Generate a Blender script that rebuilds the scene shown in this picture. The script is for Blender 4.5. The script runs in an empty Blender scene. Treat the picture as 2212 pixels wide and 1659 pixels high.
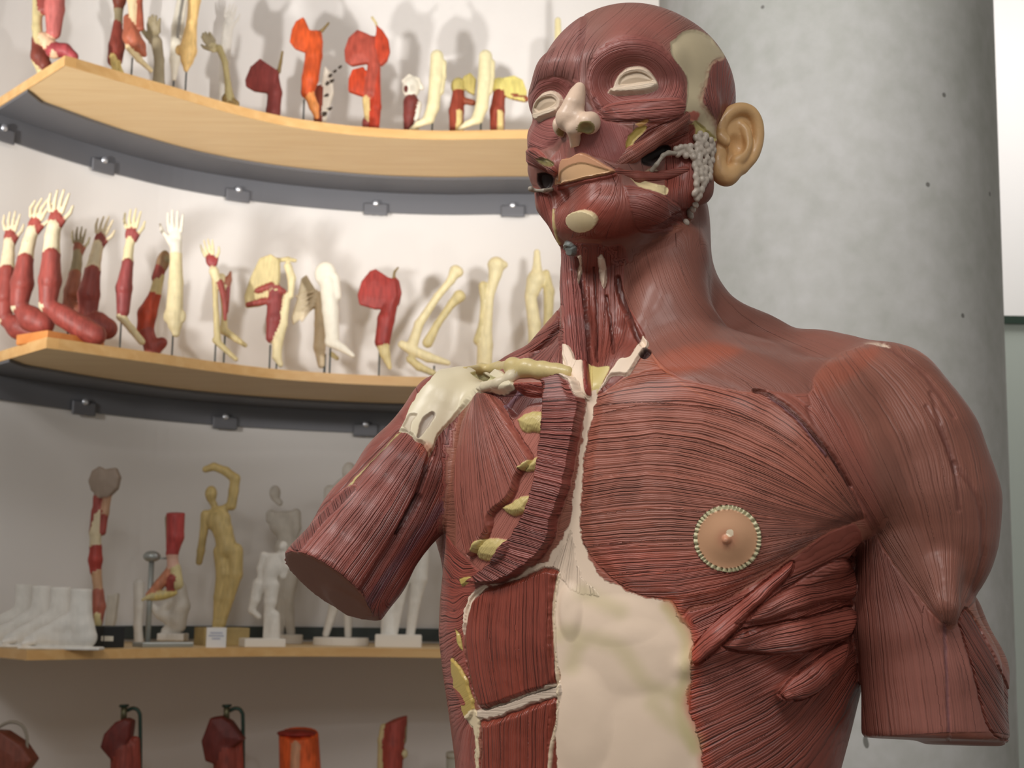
import bpy, math, random
import numpy as np
from mathutils import Matrix, Vector
from mathutils.bvhtree import BVHTree

SC = bpy.context.scene
COL = SC.collection
# ------------------------------------------------------------------ camera
FPX = 3150.0                                   # focal length in pixels of the 2212 x 1659 frame
PITCH, ROLL = math.radians(8.43), math.radians(0.95)
CAM = np.array([0.0, 0.0, 1.5])
_F = np.array([0, math.cos(PITCH), math.sin(PITCH)])
_U = np.array([0, -math.sin(PITCH), math.cos(PITCH)])
_X = np.array([1.0, 0, 0])
CR = _X * math.cos(ROLL) + _U * math.sin(ROLL)
CU = -_X * math.sin(ROLL) + _U * math.cos(ROLL)
CF = _F
cam_data = bpy.data.cameras.new('camera')
cam = bpy.data.objects.new('camera', cam_data)
COL.objects.link(cam)
cam_data.sensor_width = 36.0
cam_data.lens = FPX / 2212.0 * 36.0
cam_data.clip_start = 0.05
m = Matrix.Identity(4)
for i in range(3):
    m[i][0], m[i][1], m[i][2], m[i][3] = CR[i], CU[i], -CF[i], CAM[i]
cam.matrix_world = m
cam_data.dof.use_dof = True
cam_data.dof.focus_distance = 1.20
cam_data.dof.aperture_fstop = 17.0
SC.camera = cam
# ------------------------------------------------------------------ exposure
SC.view_settings.view_transform = 'Standard'
SC.view_settings.look = 'None'
SC.view_settings.gamma = 1.0
SC.view_settings.use_curve_mapping = False
SC.view_settings.exposure = 0.0
# ------------------------------------------------------------------ world and lamps
world = bpy.data.worlds.new('world'); SC.world = world
world.use_nodes = True
world.node_tree.nodes['Background'].inputs[0].default_value = (1.0, .975, .93, 1)
world.node_tree.nodes['Background'].inputs[1].default_value = 0.33

def area(name, loc, target, size, power, color, sizey=None, spread=180):
    d = bpy.data.lights.new(name, 'AREA')
    d.energy = power; d.color = color; d.size = size
    if sizey: d.shape = 'RECTANGLE'; d.size_y = sizey
    d.spread = math.radians(spread)
    o = bpy.data.objects.new(name, d); COL.objects.link(o)
    o.location = loc
    o.rotation_euler = (Vector(target) - Vector(loc)).to_track_quat('-Z', 'Y').to_euler()
    return o
def spot(name, loc, target, power, color, angle=60, blend=.6, rad=.05):
    d = bpy.data.lights.new(name, 'SPOT')
    d.energy = power; d.color = color; d.spot_size = math.radians(angle); d.spot_blend = blend; d.shadow_soft_size = rad
    o = bpy.data.objects.new(name, d); COL.objects.link(o)
    o.location = loc
    o.rotation_euler = (Vector(target) - Vector(loc)).to_track_quat('-Z', 'Y').to_euler()
    return o
spot('gallery_spot', (-2.0, 2.6, 2.25), (-1.0, 5.0, 3.34), 180, (1.0, .965, .925), 68, 1.0, .05)
spot('gallery_spot', (.25, 2.9, 2.35), (-.6, 5.2, 3.34), 122, (1.0, .965, .935), 68, 1.0, .05)
area('overhead_light', (-1.35, .45, 3.35), (.1, 1.2, 1.7), .7, 30, (1.0, .965, .93))
spot('gallery_spot', (-1.75, 3.1, 1.95), (-1.05, 4.6, 2.75), 16, (1.0, .93, .82), 60, 1.0, .05)
area('overhead_light', (.1, -1.0, 3.3), (.25, 1.2, 1.5), .6, 18, (1.0, .97, .95))  # weak frontal fill added for the chest, not a fitting of the room
area('ceiling_downlight', (-.55, -.5, 3.3), (.15, 1.2, 1.4), .10, 7, (1.0, .98, .96))
area('column_fill', (.1, 2.0, 3.6), (1.25, 2.6, 2.0), 0.9, 6.2, (.98, .98, 1.0), spread=75)  # unseen fill added only to brighten the concrete column; no window there
area('overhead_light', (1.6, 3.9, 3.7), (1.9, 5.0, 2.0), .6, 22, (1.0, .98, .97))  # unseen light added to lift the grey wall right of the column

# ------------------------------------------------------------------ helpers
def P(px, py, Y):
    """world point seen at pixel (px, py) standing at world depth Y"""
    d = CF * FPX + CR * (px - 1106.0) - CU * (py - 829.5)
    return CAM + d * (Y / d[1])
def PZ(px, py, z):
    d = CF * FPX + CR * (px - 1106.0) - CU * (py - 829.5)
    return CAM + d * ((z - CAM[2]) / d[2])
def proj(V):
    q = V - CAM
    zz = q @ CF
    return np.stack([1106.0 + FPX * (q @ CR) / zz, 829.5 - FPX * (q @ CU) / zz], -1)
def srgb(r, g, b):
    f = lambda c: ((c / 255 + .055) / 1.055) ** 2.4 if c > 10 else c / 255 / 12.92
    return np.array([f(r), f(g), f(b)])
def tag(o, label=None, cat=None, group=None, kind=None):
    if label: o['label'] = label
    if cat: o['category'] = cat
    if group: o['group'] = group
    if kind: o['kind'] = kind
    return o
def empty(name, loc=(0, 0, 0), label=None, cat=None, group=None):
    o = bpy.data.objects.new(name, None); COL.objects.link(o)
    o.location = tuple(loc); o.empty_display_size = .05
    bpy.context.view_layer.update()
    return tag(o, label, cat, group)
def link_mesh(name, V, Fc, mat, parent=None, cols=None, smooth=True, attrs=None, normals=None):
    """V world coordinates; stored relative to the parent's place"""
    V = np.asarray(V, float)
    if parent is not None: V = V - np.array(parent.location)
    me = bpy.data.meshes.new(name)
    if isinstance(Fc, np.ndarray):
        n, k = Fc.shape
        me.vertices.add(len(V)); me.vertices.foreach_set('co', V.astype(np.float32).ravel())
        me.loops.add(n * k); me.loops.foreach_set('vertex_index', Fc.astype(np.int32).ravel())
        me.polygons.add(n); me.polygons.foreach_set('loop_start', np.arange(0, n * k, k, dtype=np.int32))
        me.update(calc_edges=True)
    else:
        me.from_pydata([tuple(v) for v in V], [], Fc); me.update()
    me.polygons.foreach_set('use_smooth', np.full(len(me.polygons), smooth, bool))
    if cols is not None:
        a = me.color_attributes.new('Col', 'FLOAT_COLOR', 'POINT')
        c = np.ones((len(V), 4), np.float32); c[:, :3] = cols
        a.data.foreach_set('color', c.ravel())
    if attrs:
        for k_, v_ in attrs.items():
            a = me.attributes.new(k_, 'FLOAT', 'POINT'); a.data.foreach_set('value', np.asarray(v_, np.float32))
    if normals is not None:
        me.normals_split_custom_set_from_vertices([tuple(x) for x in normals])
    me.materials.append(mat)
    o = bpy.data.objects.new(name, me); COL.objects.link(o)
    if parent is not None: o.parent = parent
    return o
# numpy value noise
def _h(i, j, k):
    n = (i * 374761393 + j * 668265263 + k * 2147483647 + 1013904223) & 0xffffffff
    n = ((n ^ (n >> 13)) * 1274126177) & 0xffffffff
    n = n ^ (n >> 16)
    return (n & 0xffff) / 65535.0
def noise(Pn, scale):
    q = np.asarray(Pn, float) * scale + 1000.0
    if q.shape[-1] == 2: q = np.concatenate([q, np.zeros(q.shape[:-1] + (1,))], -1)
    i = np.floor(q).astype(np.int64); f = q - i; f = f * f * (3 - 2 * f)
    r = 0
    for a in (0, 1):
        for b in (0, 1):
            for c in (0, 1):
                w = (f[..., 0] if a else 1 - f[..., 0]) * (f[..., 1] if b else 1 - f[..., 1]) * (f[..., 2] if c else 1 - f[..., 2])
                r = r + w * _h(i[..., 0] + a, i[..., 1] + b, i[..., 2] + c)
    return r * 2 - 1
def sstep(a, b, x):
    t = np.clip((x - a) / (b - a), 0, 1); return t * t * (3 - 2 * t)

# ------------------------------------------------------------------ implicit modelling
class SDF:
    """smooth union of round cones, ellipsoids and lofts, meshed with surface nets"""
    def __init__(self, k=.01): self.pr = []; self.k = k; self.cut = None
    def cone(self, a, b, ra, rb, tag=0, k=None, op='+'):
        a = np.array(a, float); b = np.array(b, float); r = max(ra, rb)
        lo = np.minimum(a, b) - r; hi = np.maximum(a, b) + r; cut = self.cut
        def f(p):
            ab = b - a; L = ab @ ab + 1e-12
            t = np.clip(((p - a) @ ab) / L, 0, 1)
            d = np.linalg.norm(p - a - t[..., None] * ab, axis=-1) - (ra + (rb - ra) * t)
            return d if cut is None else np.maximum(d, (p - cut[0]) @ cut[1])
        self.pr.append((f, lo, hi, tag, self.k if k is None else k, op)); return self
    def chain(self, pts, rs, tag=0, k=None, op='+'):
        for i in range(len(pts) - 1): self.cone(pts[i], pts[i + 1], rs[i], rs[i + 1], tag, k, op)
        return self
    def ell(self, c, R, r, tag=0, k=None, op='+'):
        """R rows = local axes"""
        c = np.array(c, float); R = np.array(R, float); r = np.array(r, float)
        ext = np.sqrt(((R * r[:, None]) ** 2).sum(0))
        def f(p):
            q = (p - c) @ R.T
            k0 = np.linalg.norm(q / r, axis=-1); k1 = np.linalg.norm(q / (r * r), axis=-1) + 1e-9
            return k0 * (k0 - 1) / k1
        self.pr.append((f, c - ext, c + ext, tag, self.k if k is None else k, op)); return self
    def plate(self, c, R, poly, th, rnd=.004, bulge=0, tag=0, k=None, op='+'):
        """polygon (local u,v in metres) of half thickness th in the plane of R[0],R[1]"""
        c = np.array(c, float); R = np.array(R, float); poly = np.array(poly, float)
        rr = np.abs(poly).max(0)
        ext = np.abs(R[0]) * rr[0] + np.abs(R[1]) * rr[1] + np.abs(R[2]) * th + rnd + .01
        def f(p):
            q = (p - c) @ R.T
            d = poly_sd(q[..., :2], poly) + rnd
            t = th + (bulge * np.clip(-d / .03, 0, 1) if bulge else 0)
            w = np.stack([d, np.abs(q[..., 2]) - t + rnd], -1)
            return np.minimum(w.max(-1), 0) + np.linalg.norm(np.maximum(w, 0), axis=-1) - rnd
        self.pr.append((f, c - ext, c + ext, tag, self.k if k is None else k, op)); return self
    def box(self, c, R, h, rnd=.002, tag=0, k=None, op='+'):
        c = np.array(c, float); R = np.array(R, float); h = np.array(h, float)
        ext = (np.abs(R) * h[:, None]).sum(0)
        def f(p):
            q = np.abs((p - c) @ R.T) - h + rnd
            return np.linalg.norm(np.maximum(q, 0), axis=-1) + np.minimum(q.max(-1), 0) - rnd
        self.pr.append((f, c - ext, c + ext, tag, self.k if k is None else k, op)); return self
    def half(self, pt, n, tag=0, lo=None, hi=None, k=None):
        """cut away what lies beyond the plane, inside box lo..hi"""
        pt = np.array(pt, float); n = np.array(n, float) / np.linalg.norm(n)
        def f(p): return -((p - pt) @ n)
        self.pr.append((f, np.array(lo), np.array(hi), tag, .001 if k is None else k, '-')); return self
    def custom(self, f, lo, hi, tag=0, k=None, op='+'):
        self.pr.append((f, np.array(lo, float), np.array(hi, float), tag, self.k if k is None else k, op)); return self
    def mesh(self, h):
        adds = [q for q in self.pr if q[5] == '+']
        lo = np.min([q[1] for q in adds], 0) - 4 * h; hi = np.max([q[2] for q in adds], 0) + 4 * h
        n = np.ceil((hi - lo) / h).astype(int) + 1
        FAR = max(.03, 6 * h)
        F = np.full(n, FAR, np.float32); T = np.zeros(n, np.int16); best = np.full(n, 9., np.float32)
        for f, a, b, tg, k, op in self.pr:
            mg = max(.02, 5 * h, 2 * k)
            i0 = np.clip(np.floor((a - mg - lo) / h).astype(int), 0, n); i1 = np.clip(np.ceil((b + mg - lo) / h).astype(int) + 1, 0, n)
            if (i1 <= i0).any(): continue
            g = np.stack(np.meshgrid(*[lo[d] + h * np.arange(i0[d], i1[d]) for d in range(3)], indexing='ij'), -1)
            sl = tuple(slice(i0[d], i1[d]) for d in range(3))
            D = f(g).astype(np.float32)
            if op == '+':
                cur = F[sl]; hh = np.clip(.5 + .5 * (cur - D) / k, 0, 1)
                F[sl] = cur + (D - cur) * hh - k * hh * (1 - hh)
                bt = best[sl]; mk = D < bt; T[sl][mk] = tg; bt[mk] = D[mk]
            else:
                if op == '-c':   # carve and retag
                    mk = (D < .002); T[sl][mk] = tg
                cur = F[sl]; D = -D; hh = np.clip(.5 - .5 * (cur - D) / k, 0, 1)
                F[sl] = cur + (D - cur) * hh + k * hh * (1 - hh)
        V, Q, idx = surface_nets(F)
        tags = T[np.round(V[:, 0]).astype(int), np.round(V[:, 1]).astype(int), np.round(V[:, 2]).astype(int)]
        return lo + V * h, Q, tags
def poly_sd(p, poly):
    d = np.full(p.shape[:-1], 1e9); s = np.ones(p.shape[:-1])
    n = len(poly)
    for i in range(n):
        a = poly[i]; b = poly[i - 1]
        e = b - a; w = p - a
        t = np.clip((w @ e) / (e @ e + 1e-12), 0, 1)
        q = w - t[..., None] * e
        d = np.minimum(d, (q * q).sum(-1))
        c1 = p[..., 1] >= a[1]; c2 = p[..., 1] < b[1]; c3 = e[0] * w[..., 1] > e[1] * w[..., 0]
        fl = (c1 & c2 & c3) | (~c1 & ~c2 & ~c3)
        s = np.where(fl, -s, s)
    return s * np.sqrt(d)
def surface_nets(F):
    ins = F < 0
    n = np.array(F.shape)
    c = [ins[a:n[0] - 1 + a, b:n[1] - 1 + b, e:n[2] - 1 + e] for a in (0, 1) for b in (0, 1) for e in (0, 1)]
    s = sum(x.astype(np.int8) for x in c)
    act = (s > 0) & (s < 8)
    I = np.argwhere(act)
    idx = np.full(act.shape, -1, np.int64); idx[act] = np.arange(len(I))
    acc = np.zeros((len(I), 3)); cnt = np.zeros(len(I))
    corners = [(a, b, e) for a in (0, 1) for b in (0, 1) for e in (0, 1)]
    val = {cc: F[I[:, 0] + cc[0], I[:, 1] + cc[1], I[:, 2] + cc[2]] for cc in corners}
    for cc in corners:
        for ax in range(3):
            if cc[ax]: continue
            dd = list(cc); dd[ax] = 1; dd = tuple(dd)
            v0, v1 = val[cc], val[dd]
            x = (v0 < 0) != (v1 < 0)
            t = np.where(x, v0 / np.where(v0 == v1, 1, v0 - v1), 0)
            p = np.array(cc, float)[None] + np.eye(3)[ax][None] * t[:, None]
            acc[x] += p[x]; cnt[x] += 1
    V = I + acc / cnt[:, None]
    quads = []
    for ax in range(3):
        a1, a2 = (ax + 1) % 3, (ax + 2) % 3
        sh = [slice(None)] * 3; sh2 = [slice(None)] * 3
        sh[ax] = slice(0, n[ax] - 1); sh2[ax] = slice(1, n[ax])
        for q in (a1, a2): sh[q] = slice(1, n[q] - 1); sh2[q] = slice(1, n[q] - 1)
        A = ins[tuple(sh)]; B = ins[tuple(sh2)]
        for flip, M in ((False, A & ~B), (True, ~A & B)):
            E = np.argwhere(M)
            if not len(E): continue
            E[:, a1] += 1; E[:, a2] += 1
            def g(d1, d2):
                q = E.copy(); q[:, a1] -= d1; q[:, a2] -= d2
                return idx[q[:, 0], q[:, 1], q[:, 2]]
            q = np.stack([g(1, 1), g(0, 1), g(0, 0), g(1, 0)], -1)
            quads.append(q[:, ::-1] if flip else q)
    Q = np.concatenate(quads)
    return V, Q, idx
def relax(V, Q, it=2, lam=.5):
    e = np.concatenate([Q[:, [0, 1]], Q[:, [1, 2]], Q[:, [2, 3]], Q[:, [3, 0]]])
    for _ in range(it):
        acc = np.zeros_like(V); cnt = np.zeros(len(V))
        for d in range(3):
            acc[:, d] = np.bincount(e[:, 0], V[e[:, 1], d], len(V)) + np.bincount(e[:, 1], V[e[:, 0], d], len(V))
        cnt = np.bincount(e[:, 0], minlength=len(V)) + np.bincount(e[:, 1], minlength=len(V))
        V = V + lam * (acc / np.maximum(cnt, 1)[:, None] - V)
    return V
def vnormals(V, Q):
    n = np.cross(V[Q[:, 2]] - V[Q[:, 0]], V[Q[:, 3]] - V[Q[:, 1]])
    N = np.zeros_like(V)
    for k in range(4):
        for d in range(3): N[:, d] += np.bincount(Q[:, k], n[:, d], len(V))
    return N / (np.linalg.norm(N, axis=1)[:, None] + 1e-12)
def subdivide(V, Q, data=()):
    """linear split of quads into four; data arrays interpolate too"""
    E = np.sort(np.concatenate([Q[:, [0, 1]], Q[:, [1, 2]], Q[:, [2, 3]], Q[:, [3, 0]]]), 1)
    key = E[:, 0] * (len(V) + 1) + E[:, 1]
    u, first, inv = np.unique(key, return_index=True, return_inverse=True)
    inv = inv.ravel()
    ue = E[first]; n = len(V); nq = len(Q)
    mid = (V[ue[:, 0]] + V[ue[:, 1]]) / 2; cen = V[Q].mean(1)
    V2 = np.concatenate([V, mid, cen])
    e = [n + inv[i * nq:(i + 1) * nq] for i in range(4)]; c = n + len(ue) + np.arange(nq)
    Q2 = np.concatenate([np.stack([Q[:, 0], e[0], c, e[3]], 1), np.stack([e[0], Q[:, 1], e[1], c], 1),
                         np.stack([c, e[1], Q[:, 2], e[2]], 1), np.stack([e[3], c, e[2], Q[:, 3]], 1)])
    out = []
    for d in data: out.append(np.concatenate([d, d[ue[:, 0]], d[Q[:, 0]]]))
    return V2, Q2, out
def submesh(V, Q, mask, *arr):
    """faces whose mask is set, compacted"""
    q = Q[mask]; u, inv = np.unique(q, return_inverse=True)
    return V[u], inv.reshape(q.shape), [a[u] for a in arr], u
# ------------------------------------------------------------------ the flayed torso: body shape
TH = math.radians(31)                        # the chest is turned towards the left of the picture
BL = np.array([math.cos(TH), -math.sin(TH), 0])      # towards the figure's own left
BN = np.array([-math.sin(TH), -math.cos(TH), 0])     # the way the chest faces
YB = 1.27
def rp(px, Y): return px * Y / FPX
def loft(rows, theta, Y, ratio, expo=2.3):
    """rows (py, left px, right px, ratio) -> function of distance to a stack of turned ellipses"""
    c, s = math.cos(theta), math.sin(theta)
    l = np.array([c, -s]); nn = np.array([-s, -c])
    zs, cx, cy, aa, bb = [], [], [], [], []
    for r in rows:
        py, L, R = r[:3]; rat = r[3] if len(r) > 3 else ratio; YY = r[4] if len(r) > 4 else Y
        pt = P((L + R) / 2, py, YY)
        w = (R - L) / 2 * YY / FPX
        a = w / math.sqrt(c * c + (rat * s) ** 2)
        zs.append(pt[2]); cx.append(pt[0]); cy.append(pt[1]); aa.append(a); bb.append(a * rat)
    o = np.argsort(zs); zs = np.array(zs)[o]; cx = np.array(cx)[o]; cy = np.array(cy)[o]; aa = np.array(aa)[o]; bb = np.array(bb)[o]
    def f(p):
        z = p[..., 2]
        x0 = np.interp(z, zs, cx); y0 = np.interp(z, zs, cy); a = np.interp(z, zs, aa); b = np.interp(z, zs, bb)
        dx = p[..., 0] - x0; dy = p[..., 1] - y0
        u = np.abs(dx * l[0] + dy * l[1]) / a; v = np.abs(dx * nn[0] + dy * nn[1]) / b
        rho = (u ** expo + v ** expo + 1e-12) ** (1 / expo)
        d = (rho - 1) * np.sqrt((u * a) ** 2 + (v * b) ** 2) / np.maximum(rho, .2)
        dz = np.maximum(z - zs[-1], zs[0] - z)
        return np.maximum(d, dz)
    am = aa.max() + .02
    return f, [cx.min() - am, cy.min() - am, zs[0]], [cx.max() + am, cy.max() + am, zs[-1]]

TR, NK, HD, AF, AN = 0, 1, 2, 3, 4
def body_frame(px, py, Y): return P(px, py, Y)

# head frame: s = figure's left, f = forward, z = up, origin between the eyes at the head's axis
HTH = math.radians(31); HROLL = math.radians(5)
_hl = np.array([math.cos(HTH), -math.sin(HTH), 0]); _hf = np.array([-math.sin(HTH), -math.cos(HTH), 0]); _hz = np.array([0, 0, 1.0])
HL = _hl * math.cos(HROLL) + _hz * math.sin(HROLL); HZ = -_hl * math.sin(HROLL) + _hz * math.cos(HROLL); HF = _hf
HO = P(1366, 262, 1.26)
HR = np.stack([HL, HF, HZ])
def H(s, f, z): return HO + HL * s + HF * f + HZ * z

def torso_sdf():
    S = SDF(.02)
    f, lo, hi = loft([(735, 1230, 1600, .7), (775, 1130, 1700, .62), (815, 1060, 1760, .62), (860, 1015, 1800, .66), (920, 1000, 1826), (1000, 990, 1842), (1100, 978, 1843), (1200, 972, 1832),
                      (1300, 964, 1828), (1380, 962, 1826), (1460, 972, 1816), (1560, 988, 1792), (1659, 1002, 1766), (1800, 1010, 1750), (1980, 990, 1775), (2150, 980, 1800)],
                     TH, YB, .70)
    S.custom(f, lo, hi, TR)
    # neck
    def K(px, py, Y, r): return P(px, py, Y), rp(r, Y)
    def ch(pts, tg, k=None, op='+'):
        S.chain([P(a, b, c) for a, b, c, r in pts], [rp(r, c) for a, b, c, r in pts], tg, k, op)
    ch([(1405, 460, 1.29, 122), (1396, 560, 1.288, 126), (1392, 650, 1.286, 138), (1400, 740, 1.28, 165)], NK, .02)
    ch([(1438, 420, 1.31, 72), (1434, 500, 1.31, 78), (1422, 620, 1.31, 94), (1470, 720, 1.30, 120)], NK, .02)
    ch([(1266, 522, 1.222, 24), (1275, 545, 1.235, 36), (1300, 575, 1.262, 50)], NK, .015)
    ch([(1380, 500, 1.26, 70), (1400, 560, 1.265, 90)], NK, .02)
    # trapezius, near and far
    ch([(1408, 560, 1.32, 72), (1474, 690, 1.31, 62), (1620, 765, 1.28, 72), (1780, 815, 1.23, 80), (1900, 850, 1.19, 90)], NK, .03)
    ch([(1300, 640, 1.33, 70), (1215, 750, 1.34, 50), (1120, 800, 1.36, 30), (1040, 822, 1.37, 22)], NK, .02)
    # sternomastoids
    ch([(1235, 520, 1.265, 24), (1240, 620, 1.245, 32), (1243, 700, 1.222, 33), (1250, 780, 1.20, 25), (1272, 845, 1.165, 15)], NK, .004)
    ch([(1470, 540, 1.22, 30), (1430, 640, 1.205, 34), (1385, 720, 1.19, 30), (1340, 790, 1.172, 24), (1296, 840, 1.158, 13)], NK, .014)
    # throat strap muscles and windpipe
    ch([(1292, 575, 1.247, 32), (1294, 680, 1.240, 32), (1288, 790, 1.212, 28)], NK, .005)
    ch([(1330, 600, 1.238, 22), (1322, 700, 1.230, 22), (1305, 790, 1.20, 18)], NK, .004)
    # platysma sheet bulging over the near side of the neck
    ch([(1452, 470, 1.262, 50), (1444, 560, 1.235, 58), (1450, 680, 1.215, 62), (1500, 770, 1.19, 60)], NK, .03)
    # chest: near pectoral
    S.ell(P(1500, 1030, 1.165) - BN * .0, np.stack([BL, BN, _hz]), (.125, .055, .105), TR, .03)
    S.ell(P(1640, 1060, 1.15), np.stack([BL, BN, _hz]), (.09, .045, .075), TR, .03)
    S.ell(P(1175, 1010, 1.225), np.stack([BL, BN, _hz]), (.075, .045, .10), TR, .03)
    ch([(1700, 1010, 1.14, 95), (1850, 1020, 1.135, 80)], TR, .03)
    ch([(1600, 900, 1.18, 80), (1800, 900, 1.155, 110)], TR, .03)
    ch([(1800, 900, 1.15, 95), (1850, 1000, 1.145, 90), (1885, 1060, 1.14, 70)], TR, .03)
    # serratus and oblique bands on the near flank
    for a in ([(1600, 1365, 1.12, 30), (1700, 1310, 1.115, 40), (1810, 1275, 1.16, 36)],
              [(1600, 1398, 1.125, 22), (1710, 1375, 1.115, 36), (1810, 1350, 1.15, 30)],
              [(1700, 1500, 1.115, 22), (1750, 1450, 1.12, 30), (1805, 1410, 1.15, 24)],
              [(1480, 1440, 1.125, 18), (1560, 1390, 1.115, 26), (1640, 1300, 1.11, 30), (1720, 1220, 1.11, 30)]):
        ch(a, TR, .008)
    # far flank: latissimus and serratus lumps
    ch([(1000, 1000, 1.40, 45), (990, 1150, 1.40, 40), (1000, 1300, 1.39, 40)], TR, .02)
    ch([(1010, 960, 1.41, 60), (950, 1050, 1.40, 22)], TR, .02)
    # near shoulder and arm
    ch([(1850, 850, 1.20, 105), (1912, 880, 1.175, 126), (1962, 975, 1.165, 143), (2003, 1095, 1.16, 143), (2025, 1200, 1.155, 105), (2046, 1300, 1.15, 38)], AN, .02)
    unit = lambda v: np.array(v, float) / np.linalg.norm(v)
    S.cut = (P(2022, 1597, 1.14), unit((-.02, -.10, -1)))
    ch([(1962, 1180, 1.15, 106), (1978, 1350, 1.155, 128), (2010, 1450, 1.16, 143), (2022, 1660, 1.165, 154)], AN, .004)
    ch([(2050, 1330, 1.20, 70), (2085, 1450, 1.20, 82), (2095, 1660, 1.20, 84)], AN, .012)
    S.cut = None
    ch([(2030, 1230, 1.12, 45), (2042, 1310, 1.105, 26), (2044, 1335, 1.105, 20)], AN, .006)
    # far shoulder and arm stump
    ch([(1000, 838, 1.335, 40), (960, 868, 1.335, 58), (925, 930, 1.33, 62)], AF, .012)
    S.cut = (P(712, 1256, 1.29), unit(P(712, 1256, 1.29) - P(940, 940, 1.352)))
    ch([(945, 905, 1.34, 70), (880, 1020, 1.325, 96), (800, 1130, 1.31, 102), (706, 1262, 1.29, 104), (664, 1325, 1.285, 104)], AF, .015)
    ch([(1020, 870, 1.32, 30), (975, 980, 1.325, 50), (900, 1110, 1.32, 60), (815, 1240, 1.31, 60), (760, 1330, 1.30, 60)], AF, .012)
    S.cut = None
    # ---------------- head
    S.ell(H(0, -.018, .027), HR, (.086, .096, .079), HD, .02)
    S.ell(H(0, .020, .014), HR, (.077, .067, .080), HD, .02)
    S.ell(H(0, .030, -.030), HR, (.062, .055, .066), HD, .02)
    for sg in (-1, 1):
        S.chain([H(.063 * sg, -.002, -.035), H(.060 * sg, .012, -.080), H(.038 * sg, .058, -.100), H(0, .076, -.102)], [.014, .013, .014, .017], HD, .012)
        S.chain([H(.062 * sg, .046, -.020), H(.076 * sg, .008, -.010)], [.013, .010], HD, .018)
        S.chain([H(.012 * sg, .079, .027), H(.036 * sg, .074, .031), H(.060 * sg, .054, .022)], [.010, .011, .010], HD, .02)
        S.chain([H(.066 * sg, .010, -.03), H(.058 * sg, .024, -.072)], [.012, .013], HD, .012)
        S.chain([H(.034 * sg, .062, -.028), H(.052 * sg, .052, -.022)], [.014, .014], HD, .018)
    S.ell(H(0, .068, -.060), HR, (.034, .026, .034), HD, .015)
    S.chain([H(0, .080, .02), H(0, .086, -.005), H(0, .086, -.03)], [.010, .010, .014], HD, .02)
    S.ell(H(0, .068, -.100), HR, (.024, .019, .016), HD, .014)
    S.chain([H(0, .046, -.088), H(0, .0, -.10)], [.032, .042], HD, .012)
    ch([(1168, 300, 1.262, 30), (1176, 370, 1.262, 32), (1188, 440, 1.262, 28), (1222, 505, 1.25, 26)], HD, .01)
    ch([(1168, 318, 1.245, 26), (1200, 360, 1.21, 18)], HD, .008)
    for sg in (-1, 1):
        S.ell(H(.034 * sg, .096, .001), HR, (.023, .019, .017), HD, .018, '-')
    S.ell(H(.056, .060, -.055), HR, (.014, .015, .011), HD, .006, '-')
    S.ell(P(1178, 392, 1.225), HR, (.009, .02, .010), HD, .006, '-')
    return S
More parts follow.
